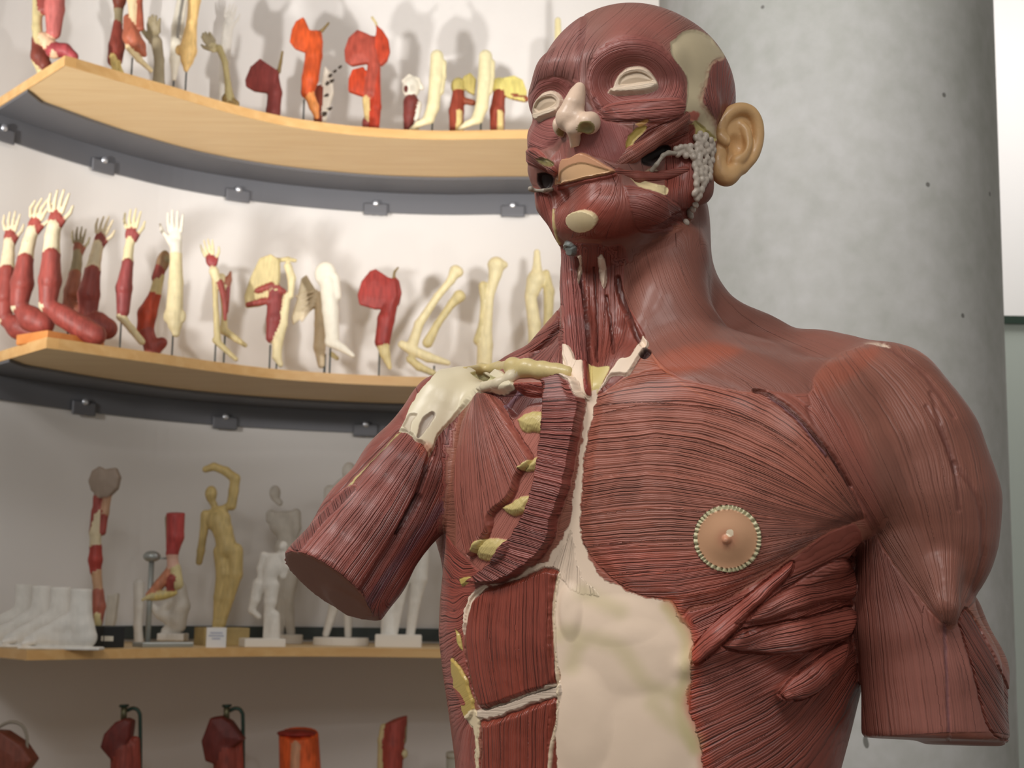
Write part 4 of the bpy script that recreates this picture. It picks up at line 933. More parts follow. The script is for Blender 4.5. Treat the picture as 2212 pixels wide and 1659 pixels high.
# ear: dish, rim, lobe, tragus
ES = SDF(.003)
ec = P(1588, 312, 1.245)
EL = np.cross(HF * .45 + HL * .9, HZ); EL /= np.linalg.norm(EL)        # lies across the ear
def Ept(px, py, dy=0): return P(px, py, 1.245 + (px - 1545) * .00012 + dy)
ES.plate(Ept(1592, 305), np.stack([np.array([.93, .36, 0]), np.array([0.05, -.12, .99]) / np.linalg.norm([.05, -.12, .99]), np.array([-.36, .93, 0.1]) / np.linalg.norm([-.36, .93, .1])]),
         [(-.014, -.024), (.003, -.028), (.014, -.008), (.019, .012), (.015, .025), (.004, .028), (-.008, .018), (-.017, .002)], .003, .002)
def esp(pts, r, k=None):
    q = spline(np.array(pts, float), 4); r = np.interp(np.linspace(0, 1, len(q)), np.linspace(0, 1, len(r)), r)
    ES.chain([Ept(a, b, c) for a, b, c in q], list(r), 0, k)
esp([(1552, 285, -.002), (1560, 262, -.003), (1578, 243, -.005), (1600, 235, -.006), (1622, 242, -.006), (1636, 266, -.005), (1638, 300, -.004), (1628, 335, -.003), (1608, 358, -.002), (1596, 368, -.002)], [.0050, .0048, .0044, .0042, .0042, .0046])
esp([(1598, 268, -.003), (1612, 285, -.005), (1614, 312, -.006), (1604, 336, -.006), (1590, 350, -.005)], [.0026, .0034, .0038, .0042, .0046])
esp([(1556, 330, -.003), (1550, 350, -.003), (1556, 374, -.003), (1572, 382, -.003), (1590, 366, -.003)], [.0052, .0064, .0072, .0074, .0060])
ES.chain([Ept(1556, 296, -.006), Ept(1568, 306, -.009)], [.0066, .0056], 0)
ES.chain([Ept(1552, 270, 0), Ept(1548, 330, .0), Ept(1550, 375, 0)], [.0055, .006, .005], 0)
ES.ell(Ept(1592, 310, -.008), HR, (.0072, .009, .0095), 0, .003, '-')
sdf_part('ear', ES, .0009, srgb(214, 172, 120), label='waxy tan ear', rel=2)
# parotid gland and duct
rnd = random.Random(4)
GS = SDF(.0008)
gp = spline(np.array([(1500, 290), (1522, 288), (1545, 312), (1540, 345), (1534, 385), (1512, 425), (1492, 470), (1482, 492), (1477, 478), (1492, 435), (1497, 385), (1495, 335)] + [(1500, 290)], float), 3)[:-1]
gcount = 0; pts_ = []
while gcount < 120:
    x, y = rnd.uniform(1474, 1548), rnd.uniform(284, 494)
    if poly_sd(np.array([[x, y]]), gp)[0] > -3: continue
    if any((x - a) ** 2 + (y - b) ** 2 < 70 for a, b in pts_) : gcount += .05; continue
    pts_.append((x, y)); gcount += 1
    p = hit(x, y, .001)
    if p is None: continue
    a = rnd.uniform(-.6, .6)
    GS.ell(p, np.stack([HL * math.cos(a) + HZ * math.sin(a), HF, -HL * math.sin(a) + HZ * math.cos(a)]), (.0027, .0030, .0036), 0)
for x, y in [(1458, 322), (1466, 317), (1475, 318), (1484, 326), (1492, 333), (1470, 330), (1460, 334), (1480, 340), (1496, 344), (1488, 318)]:
    GS.ell(hit(x, y, .0035), HR, (.0030, .0030, .0030), 0)
sdf_part('parotid_gland', GS, .0008, srgb(186, 174, 160), label='lumpy grey gland before the ear', rel=1)
DS = SDF(.002)
DS.chain([hit(1458, 332, .004), hit(1440, 334, .005), hit(1425, 342, .006), hit(1412, 356, .004), hit(1406, 368, .001)], [.0022, .0020, .0018, .0018, .0022])
sdf_part('salivary_duct', DS, .0008, srgb(160, 150, 136))
DS = SDF(.002)
DS.chain([hit(1146, 408, .002), hit(1160, 412, .003), hit(1178, 415, .004), hit(1192, 411, .002)], [.0026, .0016, .0016, .002])
sdf_part('salivary_duct', DS, .0008, srgb(160, 150, 136))
# cheek strap
BS = SDF(.003)
BS.chain([hit(1484, 258, -.006), hit(1440, 286, -.0035), hit(1405, 310, -.002), hit(1368, 334, -.003), hit(1330, 354, -.006)], [.0075, .0078, .0074, .0070, .006])
sdf_part('cheek_strap_muscle', BS, .0011, srgb(148, 86, 72), strap=-33)
BS = SDF(.003)
BS.chain([hit(1335, 368, -.005), hit(1380, 382, -.002), hit(1430, 380, -.0015), hit(1482, 364, -.003)], [.0058, .0050, .0046, .0036])
sdf_part('cheek_strap_muscle', BS, .0011, srgb(146, 80, 68), strap=0)
# collar bone with its ligament
CS = SDF(.006)
def cb(px, py, r, off=.25):
    return hit(px, py, r * off), r
for tg_, kk_, pts_ in ((0, .006, [(1003, 802, .0035), (1040, 800, .0048), (1080, 798, .0060), (1110, 795, .0068), (1140, 799, .0074), (1175, 804, .0070), (1205, 806, .0062), (1228, 808, .0060)]),
                       (1, .005, [(1125, 806, .0040), (1105, 818, .0040), (1080, 830, .0045), (1050, 838, .0050)])):
    q_ = [cb(*a) for a in pts_]; CS.chain([a[0] for a in q_], [a[1] for a in q_], tg_, kk_)
sdf_part('collar_bone', CS, .0014, YELL, colors=[srgb(204, 184, 128), srgb(216, 202, 172)], label='yellowish collar bone')
# ------------------------------------------------------------------ the room
def plain_mat(name, col, rough=.6, metal=0, nscale=0, nmix=.1, bump=0, spec=.4, detail=4):
    mt, nt, b = new_mat(name)
    b.inputs['Base Color'].default_value = (*col, 1); b.inputs['Roughness'].default_value = rough
    b.inputs['Metallic'].default_value = metal; b.inputs['Specular IOR Level'].default_value = spec
    if nscale:
        nz = N_(nt, 'ShaderNodeTexNoise'); nz.inputs['Scale'].default_value = nscale; nz.inputs['Detail'].default_value = detail
        nt.links.new(N_(nt, 'ShaderNodeTexCoord').outputs['Object'], nz.inputs['Vector'])
        cr = N_(nt, 'ShaderNodeValToRGB'); cr.color_ramp.elements[0].position = .3; cr.color_ramp.elements[1].position = .7
        cr.color_ramp.elements[0].color = (*[c * (1 - nmix) for c in col], 1); cr.color_ramp.elements[1].color = (*[min(1, c * (1 + nmix)) for c in col], 1)
        nt.links.new(nz.outputs['Fac'], cr.inputs[0]); nt.links.new(cr.outputs[0], b.inputs['Base Color'])
        if bump:
            bp = N_(nt, 'ShaderNodeBump'); bp.inputs['Distance'].default_value = bump; nt.links.new(nz.outputs['Fac'], bp.inputs['Height']); nt.links.new(bp.outputs[0], b.inputs['Normal'])
    return mt
def wood_mat(name, c1, c2, rough=.45):
    mt, nt, b = new_mat(name)
    tc = N_(nt, 'ShaderNodeTexCoord'); mp = N_(nt, 'ShaderNodeMapping'); mp.inputs['Scale'].default_value = (2.2, 22, 22)
    nt.links.new(tc.outputs['Object'], mp.inputs[0])
    nz = N_(nt, 'ShaderNodeTexNoise'); nz.inputs['Scale'].default_value = 1.6; nz.inputs['Detail'].default_value = 6; nz.inputs['Distortion'].default_value = .5
    nt.links.new(mp.outputs[0], nz.inputs['Vector'])
    cr = N_(nt, 'ShaderNodeValToRGB'); cr.color_ramp.elements[0].position = .35; cr.color_ramp.elements[1].position = .7
    cr.color_ramp.elements[0].color = (*c1, 1); cr.color_ramp.elements[1].color = (*c2, 1)
    nt.links.new(nz.outputs['Fac'], cr.inputs[0]); nt.links.new(cr.outputs[0], b.inputs['Base Color'])
    b.inputs['Roughness'].default_value = rough
    return mt
mt_wall = plain_mat('white_wall_paint', srgb(232, 229, 226), .85, nscale=1.2, nmix=.015, spec=.2)
mt_metal = plain_mat('grey_steel', srgb(112, 113, 118), .5, .3)
mt_wood = wood_mat('beech_ply', srgb(224, 190, 138), srgb(232, 202, 152))
mt_edge = wood_mat('beech_edge', srgb(214, 166, 104), srgb(226, 184, 124))
mt_bolt = plain_mat('bright_bolt', srgb(220, 224, 232), .25, .8)
mt_floor = plain_mat('floor_concrete', srgb(120, 116, 110), .5, nscale=3, nmix=.08)
mt_ceil = plain_mat('ceiling_paint', srgb(225, 225, 225), .9)

def concrete_mat():
    mt, nt, b = new_mat('cast_concrete'); L = nt.links.new
    tc = N_(nt, 'ShaderNodeTexCoord').outputs['Object']
    n1 = N_(nt, 'ShaderNodeTexNoise'); n1.inputs['Scale'].default_value = 2.6; n1.inputs['Detail'].default_value = 7; n1.inputs['Roughness'].default_value = .62; L(tc, n1.inputs['Vector'])
    n2 = N_(nt, 'ShaderNodeTexNoise'); n2.inputs['Scale'].default_value = 26; n2.inputs['Detail'].default_value = 5; L(tc, n2.inputs['Vector'])
    cr = N_(nt, 'ShaderNodeValToRGB'); e = cr.color_ramp.elements
    e[0].position = .30; e[0].color = (*srgb(172, 172, 164), 1); e[1].position = .70; e[1].color = (*srgb(200, 198, 194), 1)
    L(n1.outputs['Fac'], cr.inputs[0])
    cr2 = N_(nt, 'ShaderNodeValToRGB'); e = cr2.color_ramp.elements
    e[0].position = .3; e[0].color = (.90, .90, .88, 1); e[1].position = .7; e[1].color = (1.03, 1.02, 1.03, 1)
    L(n2.outputs['Fac'], cr2.inputs[0])
    mx = N_(nt, 'ShaderNodeMix', data_type='RGBA', blend_type='MULTIPLY'); mx.inputs[0].default_value = 1
    L(cr.outputs[0], mx.inputs[6]); L(cr2.outputs[0], mx.inputs[7])
    # pinholes
    vo = N_(nt, 'ShaderNodeTexVoronoi'); vo.inputs['Scale'].default_value = 8.5; L(tc, vo.inputs['Vector'])
    lt = N_(nt, 'ShaderNodeMath', operation='LESS_THAN'); lt.inputs[1].default_value = .042; L(vo.outputs['Distance'], lt.inputs[0])
    # short upright scars: stretched cells kept only in noisy places
    mp = N_(nt, 'ShaderNodeMapping'); mp.inputs['Scale'].default_value = (20, 20, 4.5); L(tc, mp.inputs[0])
    n3 = N_(nt, 'ShaderNodeTexNoise'); n3.inputs['Scale'].default_value = 9; L(tc, n3.inputs['Vector'])
    ad = N_(nt, 'ShaderNodeVectorMath', operation='MULTIPLY_ADD'); L(n3.outputs['Color'], ad.inputs[0]); ad.inputs[1].default_value = (1.2, 1.2, 1.2); L(mp.outputs[0], ad.inputs[2])
    v2 = N_(nt, 'ShaderNodeTexVoronoi'); v2.inputs['Scale'].default_value = .55; L(ad.outputs[0], v2.inputs['Vector'])
    l2 = N_(nt, 'ShaderNodeMath', operation='LESS_THAN'); l2.inputs[1].default_value = .09; L(v2.outputs['Distance'], l2.inputs[0])
    g2 = N_(nt, 'ShaderNodeMath', operation='GREATER_THAN'); g2.inputs[1].default_value = .52; L(n1.outputs['Fac'], g2.inputs[0])
    ml = N_(nt, 'ShaderNodeMath', operation='MULTIPLY'); L(l2.outputs[0], ml.inputs[0]); L(g2.outputs[0], ml.inputs[1])
    mxh = N_(nt, 'ShaderNodeMath', operation='MAXIMUM'); L(lt.outputs[0], mxh.inputs[0]); L(ml.outputs[0], mxh.inputs[1])
    m3 = N_(nt, 'ShaderNodeMix', data_type='RGBA'); L(mxh.outputs[0], m3.inputs[0]); L(mx.outputs[2], m3.inputs[6]); m3.inputs[7].default_value = (*srgb(118, 116, 110), 1)
    L(m3.outputs[2], b.inputs['Base Color']); b.inputs['Roughness'].default_value = .8; b.inputs['Specular IOR Level'].default_value = .25
    bp = N_(nt, 'ShaderNodeBump'); bp.inputs['Distance'].default_value = .002; bp.inputs['Strength'].default_value = .4; L(n2.outputs['Fac'], bp.inputs['Height']); L(bp.outputs[0], b.inputs['Normal'])
    return mt
mt_conc = concrete_mat()

# plan curves from the photograph: where the rails of the upper two shelves meet the wall, wall 5.2 m away at its middle
ZR = [0, 0, 0]
YW = 5.2
def z_at(px, py, Y): return P(px, py, Y)[2]
ZTOP = z_at(1108, 430, YW)                      # upper rail
ZMID = z_at(1000, 900, YW)                      # middle rail
wallpts = [PZ(a, b, ZTOP)[:2] for a, b in ((8, 265), (120, 303), (225, 335), (370, 372), (515, 398), (660, 416), (812, 428), (960, 433), (1108, 432))]
wallpts = [tuple(p) for p in wallpts]
def extend(pts):
    p = np.array(pts); d0 = p[0] - p[1]; d0 /= np.linalg.norm(d0)
    pre = [p[0] + d0 * t + np.array([-.10 * t * t, 0]) for t in (2.2, 1.5, .9, .4)]
    post = [np.array([p[-1][0] + t, p[-1][1] - .02 * t - .035 * t * t]) for t in (.5, 1.0, 1.6, 2.4, 3.4, 4.6, 6.0)]
    return np.concatenate([pre, p, post])
WALLC = spline(extend(wallpts), 6)
def ribbon(name, curve, z0, z1, mat, th=.0, kind=None, parent=None, uvs=None):
    c = np.asarray(curve); n = len(c)
    t = np.gradient(c, axis=0); t /= np.linalg.norm(t, axis=1)[:, None]; nn = np.stack([-t[:, 1], t[:, 0]], 1)
    o_ = c + nn * th
    V = [(x, y, z0) for x, y in c] + [(x, y, z1) for x, y in c] + [(x, y, z0) for x, y in o_] + [(x, y, z1) for x, y in o_]
    F = []
    for i in range(n - 1):
        F += [(i, i + 1, n + i + 1, n + i), (2 * n + i, 3 * n + i, 3 * n + i + 1, 2 * n + i + 1), (n + i, n + i + 1, 3 * n + i + 1, 3 * n + i), (i, 2 * n + i, 2 * n + i + 1, i + 1)]
    F += [(0, n, 3 * n, 2 * n), (n - 1, 3 * n - 1, 4 * n - 1, 2 * n - 1)]
    o = link_mesh(name, V, F, mat, parent, smooth=False)
    if kind: o['kind'] = kind
    return o
def slab(name, poly, z0, z1, mat, parent=None, kind=None, bevel=0):
    """prism over a plan polygon"""
    n = len(poly)
    V = [(x, y, z0) for x, y in poly] + [(x, y, z1) for x, y in poly]
    F = [tuple(range(n))[::-1], tuple(range(n, 2 * n))] + [(i, (i + 1) % n, n + (i + 1) % n, n + i) for i in range(n)]
    o = link_mesh(name, V, F, mat, parent, smooth=False)
    if bevel:
        md = o.modifiers.new('bevel', 'BEVEL'); md.width = bevel; md.segments = 2; md.limit_method = 'ANGLE'
    if kind: o['kind'] = kind
    return o
CEIL = 3.9
ribbon('wall_back', WALLC, 0, CEIL, mt_wall, .12, 'structure')
slab('floor', [(-6, -3), (6, -3), (6, 9), (-6, 9)], -.1, 0, mt_floor, kind='structure')
slab('ceiling', [(-6, -3), (6, -3), (6, 9), (-6, 9)], CEIL, CEIL + .1, mt_ceil, kind='structure')

# shelves: front edge and end cut from the photograph
def offs(curve, d):
    c = np.asarray(curve); t = np.gradient(c, axis=0); t /= np.linalg.norm(t, axis=1)[:, None]
    return c + np.stack([t[:, 1], -t[:, 0]], 1) * d
ZB = z_at(1140, 300, YW - .62)                  # underside of the top board
front = [PZ(a, b, ZB)[:2] for a, b in ((141, 141), (250, 173), (367, 206), (465, 235), (567, 261), (650, 277), (784, 293), (940, 301), (1129, 299))]
frontc = np.concatenate([np.array(front), [front[-1] + np.array([.5, -.03]), front[-1] + np.array([1.0, -.10])]])
FRONT = spline(frontc, 5)
endv = PZ(0, 229, ZB)[:2] - front[0]; endv /= np.linalg.norm(endv)
def wall_hit(p, d):
    best = None
    for i in range(len(WALLC) - 1):
        a, b = WALLC[i], WALLC[i + 1]; M_ = np.array([d, a - b]).T
        if abs(np.linalg.det(M_)) < 1e-9: continue
        t, s = np.linalg.solve(M_, a - p)
        if t > 0 and -1e-6 <= s <= 1 + 1e-6 and (best is None or t < best[0]): best = (t, i)
    return best
def shelf(zunder, th, label, down=True, shift=0.0, flz=.13, name='display_shelf'):
    root = empty(name, (0, 4.9, zunder), label, 'shelf')
    fr = FRONT.copy(); p0 = fr[0] + endv * shift * 0
    t, i = wall_hit(fr[0], endv); wend = fr[0] + endv * (t - .004)
    wl = [w for k, w in enumerate(WALLC) if k > i and w[0] < fr[-1][0]]
    wl = offs(np.array([wend] + wl), .004)
    poly = list(fr) + list(wl[::-1])
    slab('board', [tuple(p) for p in poly], zunder, zunder + th, mt_wood, root)
    # light edging strip along the front and the cut end
    e = list(wl[:1]) + list(fr); e = np.array(e)
    st = ribbon('edge_strip', offs(e, .003), zunder - .0015, zunder + th + .0015, mt_edge, .0028, parent=root)
    if down:
        fl = offs(wl, .20)
        # flange starts on the end cut line
        tt = [p for p in fl if (p - fr[0]) @ np.array([-endv[1], endv[0]]) * np.sign((fr[3] - fr[0]) @ np.array([-endv[1], endv[0]])) > .012]
        q = wend + (fr[0] - wend) / np.linalg.norm(fr[0] - wend) * .26
        poly = [tuple(q)] + [tuple(p) for p in tt] + [tuple(p) for p in wl[::-1]]
        slab('bracket_plate', poly, zunder - .010, zunder - .0008, mt_metal, root)
        railc = np.array([w for w in WALLC if -2.2 < w[0] < fr[-1][0]])
        rc = offs(railc, .002)
        ribbon('rail', offs(railc, .014), zunder - .085, zunder - .0105, mt_metal, .010, parent=root)
        return root, wl, zunder
    return root, wl, zunder
TOPS = shelf(ZB, .027, 'highest curved pale wooden shelf with grey steel rail, running behind the head', flz=.1)
ZB2 = z_at(900, 832, YW - .62)
MIDS = shelf(ZB2, .028, 'middle curved wooden shelf carrying flayed arms, level with the torso\'s shoulder')
ZB3 = z_at(500, 1414, 4.55)
LOWS = shelf(ZB3, .024, 'lowest visible curved wooden shelf at eye level with white plaster feet and statuettes', down=False)
ZB4 = ZB3 - .52
BOTS = shelf(ZB4, .028, 'shelf below the plaster feet carrying dark red cut anatomical models', down=True)
# rail above the low board
rl = np.array([w for w in WALLC if -1.6 < w[0] < .9])
ribbon('trim_2', offs(rl, .012), ZB3 + .032, ZB3 + .075, plain_mat('dark_steel', srgb(70, 78, 78), .5, .4), .010, kind='structure')
# bolts with lugs, thing > part > sub-part
def bolts(root, z, xs, rows_py):
    for px in xs:
        # find where the rail passes this picture column
        c = offs(WALLC, .0245); z_ = z
        pr = proj(np.array([(x, y, z_) for x, y in c])); k = np.argmin(np.abs(pr[:, 0] - px))
        k = min(max(k, 1), len(c) - 2); t = c[k + 1] - c[k - 1]; t /= np.linalg.norm(t); nrm = np.array([t[1], -t[0]])
        R = np.array([[t[0], t[1], 0], [0, 0, 1], [nrm[0], nrm[1], 0]])
        s0 = np.interp(px, pr[:, 0], np.arange(len(c))); i0 = int(min(s0, len(c) - 2)); fr_ = s0 - i0; cc = c[i0] * (1 - fr_) + c[i0 + 1] * fr_
        ce = np.array([cc[0], cc[1], z])
        S = SDF(.002); S.box(ce - np.array([nrm[0], nrm[1], 0]) * .002 - np.array([0, 0, .022]), R, (.045, .024, .004), .003)
        v, q, tg = S.mesh(.004); lug = link_mesh('lug', v, q, mt_metal, root)
        S = SDF(.002); S.ell(ce + np.array([nrm[0], nrm[1], 0]) * .004, R, (.012, .012, .007))
        v, q, tg = S.mesh(.0022); v = v + 0
        b = link_mesh('bolt', v - 0, q, mt_bolt, root)
bolts(TOPS[0], ZB - .055, (8, 225, 515, 812, 1108), None)
bolts(MIDS[0], ZB2 - .055, (183, 487, 790), None)

# concrete column
colp = []
YC = 3.0
cl, cr_ = P(1432, 10, YC), P(2172, 10, YC)
rc_ = (cr_[0] - cl[0]) / 2 * .985; cxc = (cl[0] + cr_[0]) / 2
ncol = 96
colm = link_mesh('concrete_column', *(lambda: (
    [(cxc + rc_ * math.cos(2 * math.pi * i / ncol), YC + .12 + rc_ * math.sin(2 * math.pi * i / ncol), z) for z in (0, CEIL) for i in range(ncol)],
    [(i, (i + 1) % ncol, ncol + (i + 1) % ncol, ncol + i) for i in range(ncol)]))(), mt_conc)
colm['kind'] = 'structure'; colm.name = 'trim_1'; colm.data.name = 'trim_1'
# ------------------------------------------------------------------ models on the shelves
mt_item = paint_material('painted_model', .5, .0012, 50, spec=.35)
mt_plast = paint_material('plaster_cast', .85, .0008, 40, spec=.15)
mt_rod = plain_mat('dark_rod', srgb(62, 74, 76), .45, .5)
mt_dbase = plain_mat('dark_stand', srgb(62, 56, 54), .5)
mt_bbase = plain_mat('brown_stand', srgb(140, 100, 80), .5)
mt_obase = wood_mat('orange_stand', srgb(208, 128, 62), srgb(222, 146, 78))
mt_chrome = plain_mat('clamp_steel', srgb(168, 172, 168), .35, .45)
MR = srgb(150, 70, 62); MR2 = srgb(128, 50, 44); MO = srgb(206, 84, 36); TD = srgb(222, 206, 172); BO = srgb(226, 212, 168); BO2 = srgb(206, 190, 140)
WH = srgb(232, 226, 210); PLA = srgb(232, 228, 220); TAN = srgb(196, 178, 128); YB_ = srgb(212, 190, 120); OL = srgb(150, 138, 108); PK = srgb(198, 110, 104); BRN = srgb(150, 92, 72); DRD = srgb(92, 38, 32)
ZS = {1: ZB + .027, 2: ZB2 + .028, 3: ZB3 + .024, 4: ZB4 + .028}
wp = proj(np.concatenate([WALLC, np.full((len(WALLC), 1), ZMID)], 1)); wf = proj(np.concatenate([FRONT, np.full((len(FRONT), 1), ZB2)], 1))
def ywall(px): return float(np.interp(px, wp[:, 0], WALLC[:, 1]))
def yfront(px): return float(np.interp(px, wf[:, 0], FRONT[:, 1]))
def ymid(px, t=.45): return yfront(px) * (1 - t) + ywall(px) * t
_rng = random.Random(7)
def fing(w, ang, L, tilt=0, spread=1, tips=None, curl=.0):
    """five unequal fingers and a thumb side: chains in pixels from the palm centre"""
    out = []
    ca, sa = math.cos(math.radians(ang)), math.sin(math.radians(ang))
    def T(x, y): return (w[0] + x * ca + y * sa, w[1] + x * sa - y * ca)   # y towards the fingertips
    return T
class Item:
    def __init__(self, name, label, cat, shelf_, Y, group=None, k=.006, h=.0032, tone=None):
        self.S = SDF(k); self.Y = Y; self.tags = []; self.name = name; self.h = h; self.shelf = shelf_
        self.label = label; self.cat = cat; self.group = group; self.extra = []; self.fix = tone
    def t(self, part, col, lab=None):
        for i, q in enumerate(self.tags):
            if q[0] == part and (q[1] == col).all(): return i
        self.tags.append((part, col, lab)); return len(self.tags) - 1
    def pt(self, p): return P(p[0], p[1], self.Y + (p[3] if len(p) > 3 else 0))
    def c(self, pts, part, col, k=None, op='+'):
        tg = self.t(part, col); q = [self.pt(p) for p in pts]; r = [p[2] * self.Y / FPX for p in pts]
        self.S.chain(q, r, tg, k, op); return self
    def e(self, px, py, rx, ry, part, col, rz=None, ang=0, dy=0, k=None, op='+'):
        s = self.Y / FPX; a = math.radians(ang)
        R = np.array([[math.cos(a), 0, -math.sin(a)], [math.sin(a), 0, math.cos(a)], [0, 1, 0]])
        self.S.ell(P(px, py, self.Y + dy), R, (rx * s, ry * s, (rz or min(rx, ry)) * s), self.t(part, col), k, op); return self
    def p(self, poly, th, part, col, dy=0, yaw=0, bulge=0, k=.003, rnd=2):
        s = self.Y / FPX; poly = np.array(poly, float); c = poly.mean(0)
        a = math.radians(yaw); q = (poly - c) * [s / max(.3, math.cos(a)), -s]
        if ((np.roll(q[:, 0], -1) - q[:, 0]) * (np.roll(q[:, 1], -1) + q[:, 1])).sum() > 0: q = q[::-1]
        R = np.array([[math.cos(a), math.sin(a), 0], [0, 0, 1], [-math.sin(a), math.cos(a), 0]])
        self.S.plate(P(c[0], c[1], self.Y + dy), R, q, th * s, rnd * s, bulge * s, self.t(part, col), k); return self
    def hand(self, w, ang, L, col, col2, spread=1.0, part='hand', thumb=1, curl=0, rf=None):
        """palm at w (pixels), pointing at ang degrees clockwise from up, hand length L pixels"""
        a = math.radians(ang)
        def T(x, y, dz=0): return (w[0] + x * math.cos(a) + y * math.sin(a), w[1] + x * math.sin(a) - y * math.cos(a))
        rf = rf or L * .042
        s = self.Y / FPX
        self.e(*T(0, L * .18), L * .17, L * .24, part, col2, rz=L * .09, ang=ang, k=.004)
        self.c([(*T(L * .10 * thumb, L * .05), L * .10), (*T(L * .18 * thumb, L * .18), L * .08)], part, col2, .004)
        for i, (x, ln) in enumerate(((-.15, .40), (-.05, .50), (.05, .53), (.14, .46))):
            x *= thumb
            b = T(x * L, L * .36); m_ = T(x * L * (1 + .35 * spread), L * (.36 + ln * .5)); e_ = T(x * L * (1 + .5 * spread) + curl * L * .08, L * (.36 + ln))
            self.c([(*b, rf * 1.25, 0), (*m_, rf * 1.05, -.02 * curl), (*e_, rf * .75, -.045 * curl)], part, col, .002)
        self.c([(*T(L * .2 * thumb, L * .2), rf * 1.4), (*T(L * .33 * thumb, L * .38), rf * 1.15), (*T(L * .37 * thumb, L * .55), rf * .8)], part, col, .002)
        return self
    def rod(self, p0, p1, r=1.9, mat=None, name='rod'): self.extra.append(('rod', p0, p1, r, mat or mt_rod, name)); return self
    def base(self, px, wpx, dpx=60, th=.020, mat=None, dy=0, yaw=None, round_=False, name='base'): self.extra.append(('base', px, wpx, dpx, th, mat or mt_dbase, dy, yaw, round_, name)); return self
    def build(self, drop=True, mat=None, shade=True, rot=None):
        zs = ZS[self.shelf]
        v, q, t = self.S.mesh(self.h); v = relax(v, q, 1)
        lowv = v[:, 2].min()
        cen = v.mean(0); root = empty(self.name, (cen[0], self.Y, zs), self.label, self.cat, self.group)
        uvp = v * np.array([1, 1, .18]); nz = noise(uvp, 210) * 1.0 + noise(v, 45) * .5
        rest = any(e[0] == 'rod' for e in self.extra)
        cols = np.array([x[1] for x in self.tags])
        # bring the foot down to the shelf when nothing else carries it
        if drop and not self.extra:
            dz = zs + .0005 - lowv
            if dz > 0: v[:, 2] = np.maximum(v[:, 2], zs + .0005)
            elif dz < -.001:
                # lengthen the lowest stretch of the piece down to the board
                w = np.clip(1 - (v[:, 2] - lowv) / .05, 0, 1); v[:, 2] += dz * w
        elif drop: v[:, 2] = np.maximum(v[:, 2], zs + .0005)
        nrm = vnormals(v, q)
        byname = {}
        for i, (pn, col, lab) in enumerate(self.tags): byname.setdefault(pn, []).append(i)
        ft = t[q[:, 0]]
        for pn, ids in byname.items():
            mk = np.isin(ft, ids)
            if not mk.any(): continue
            v2, q2, (t2, n2, z2), _ = submesh(v, q, mk, t, nrm, nz)
            ok = np.isin(t2, ids); cc = cols[np.where(ok, t2, ids[0])]; cc = cc * (1 + (.04 + .42 * np.clip((cc[:, :1] - cc[:, 2:]) / (cc[:, :1] + .01) - .35, 0, .6)) * z2[:, None])
            link_mesh(pn, v2, q2, mat or mt_item, root, cols=cc, normals=n2)
        for e in self.extra:
            if e[0] == 'rod':
                _, p0, p1, r, mt_, nm = e
                a = P(p0[0], p0[1], self.Y + .004); 
                b = P(p1[0], p1[1], self.Y + .004) if p1 is not None else np.array([a[0], a[1], zs])
                if p1 is None: b = np.array([a[0], a[1], zs])
                b[2] = max(zs, b[2]) if p1 is not None and p1[1] < 9000 else zs
                tube(nm, [a, b], r * self.Y / FPX, mt_, root)
            else:
                _, px, wpx, dpx, th, mt_, dy, yaw, rd, nm = e
                s = self.Y / FPX; x = P(px, 900, self.Y + dy)[0] if False else None
                c = PZ_y(px, zs, self.Y + dy)
                yw = math.radians(yaw) if yaw is not None else -math.atan2(ywall(px + 40) - ywall(px - 40), PZ_y(px + 40, zs, ywall(px + 40))[0] - PZ_y(px - 40, zs, ywall(px - 40))[0]) * -1
                hw, hd = wpx * s / 2, dpx * s / 2
                if rd: pl = [(c[0] + hw * math.cos(u), c[1] + hd * math.sin(u)) for u in np.linspace(0, 2 * math.pi, 28, endpoint=False)]
                else: pl = [(c[0] + math.cos(yw) * a_ * hw - math.sin(yw) * b_ * hd, c[1] + math.sin(yw) * a_ * hw + math.cos(yw) * b_ * hd) for a_, b_ in ((-1, -1), (1, -1), (1, 1), (-1, 1))]
                slab(nm, pl, zs, zs + th, mt_, root, bevel=.0025)
        return root
def PZ_y(px, z, Y):
    """point at height z and depth Y in the picture column px"""
    y0, y1 = -4000., 6000.
    for _ in range(50):
        ym = (y0 + y1) / 2
        if P(px, ym, Y)[2] > z: y0 = ym
        else: y1 = ym
    return P(px, ym, Y)
def tube(name, pts, r, mat, parent=None, n=10):
    pts = [np.array(p, float) for p in pts]; V = []; F = []
    for i, p in enumerate(pts):
        d = pts[min(i + 1, len(pts) - 1)] - pts[max(i - 1, 0)]; d = d / (np.linalg.norm(d) + 1e-9)
        u = np.cross(d, [0, 1, 0.01]); u /= np.linalg.norm(u); w = np.cross(d, u)
        rr = r[i] if isinstance(r, (list, tuple)) else r
        V += [p + rr * (u * math.cos(2 * math.pi * k / n) + w * math.sin(2 * math.pi * k / n)) for k in range(n)]
    for i in range(len(pts) - 1):
        F += [(i * n + k, i * n + (k + 1) % n, (i + 1) * n + (k + 1) % n, (i + 1) * n + k) for k in range(n)]
    F += [tuple(range(n))[::-1], tuple(range((len(pts) - 1) * n, len(pts) * n))]
    return link_mesh(name, V, F, mat, parent)
G1, G2, G3, G4 = 'anatomical casts on the top shelf', 'anatomical casts on the middle shelf', 'plaster figures and feet on the low shelf', 'cut models on the bottom shelf'

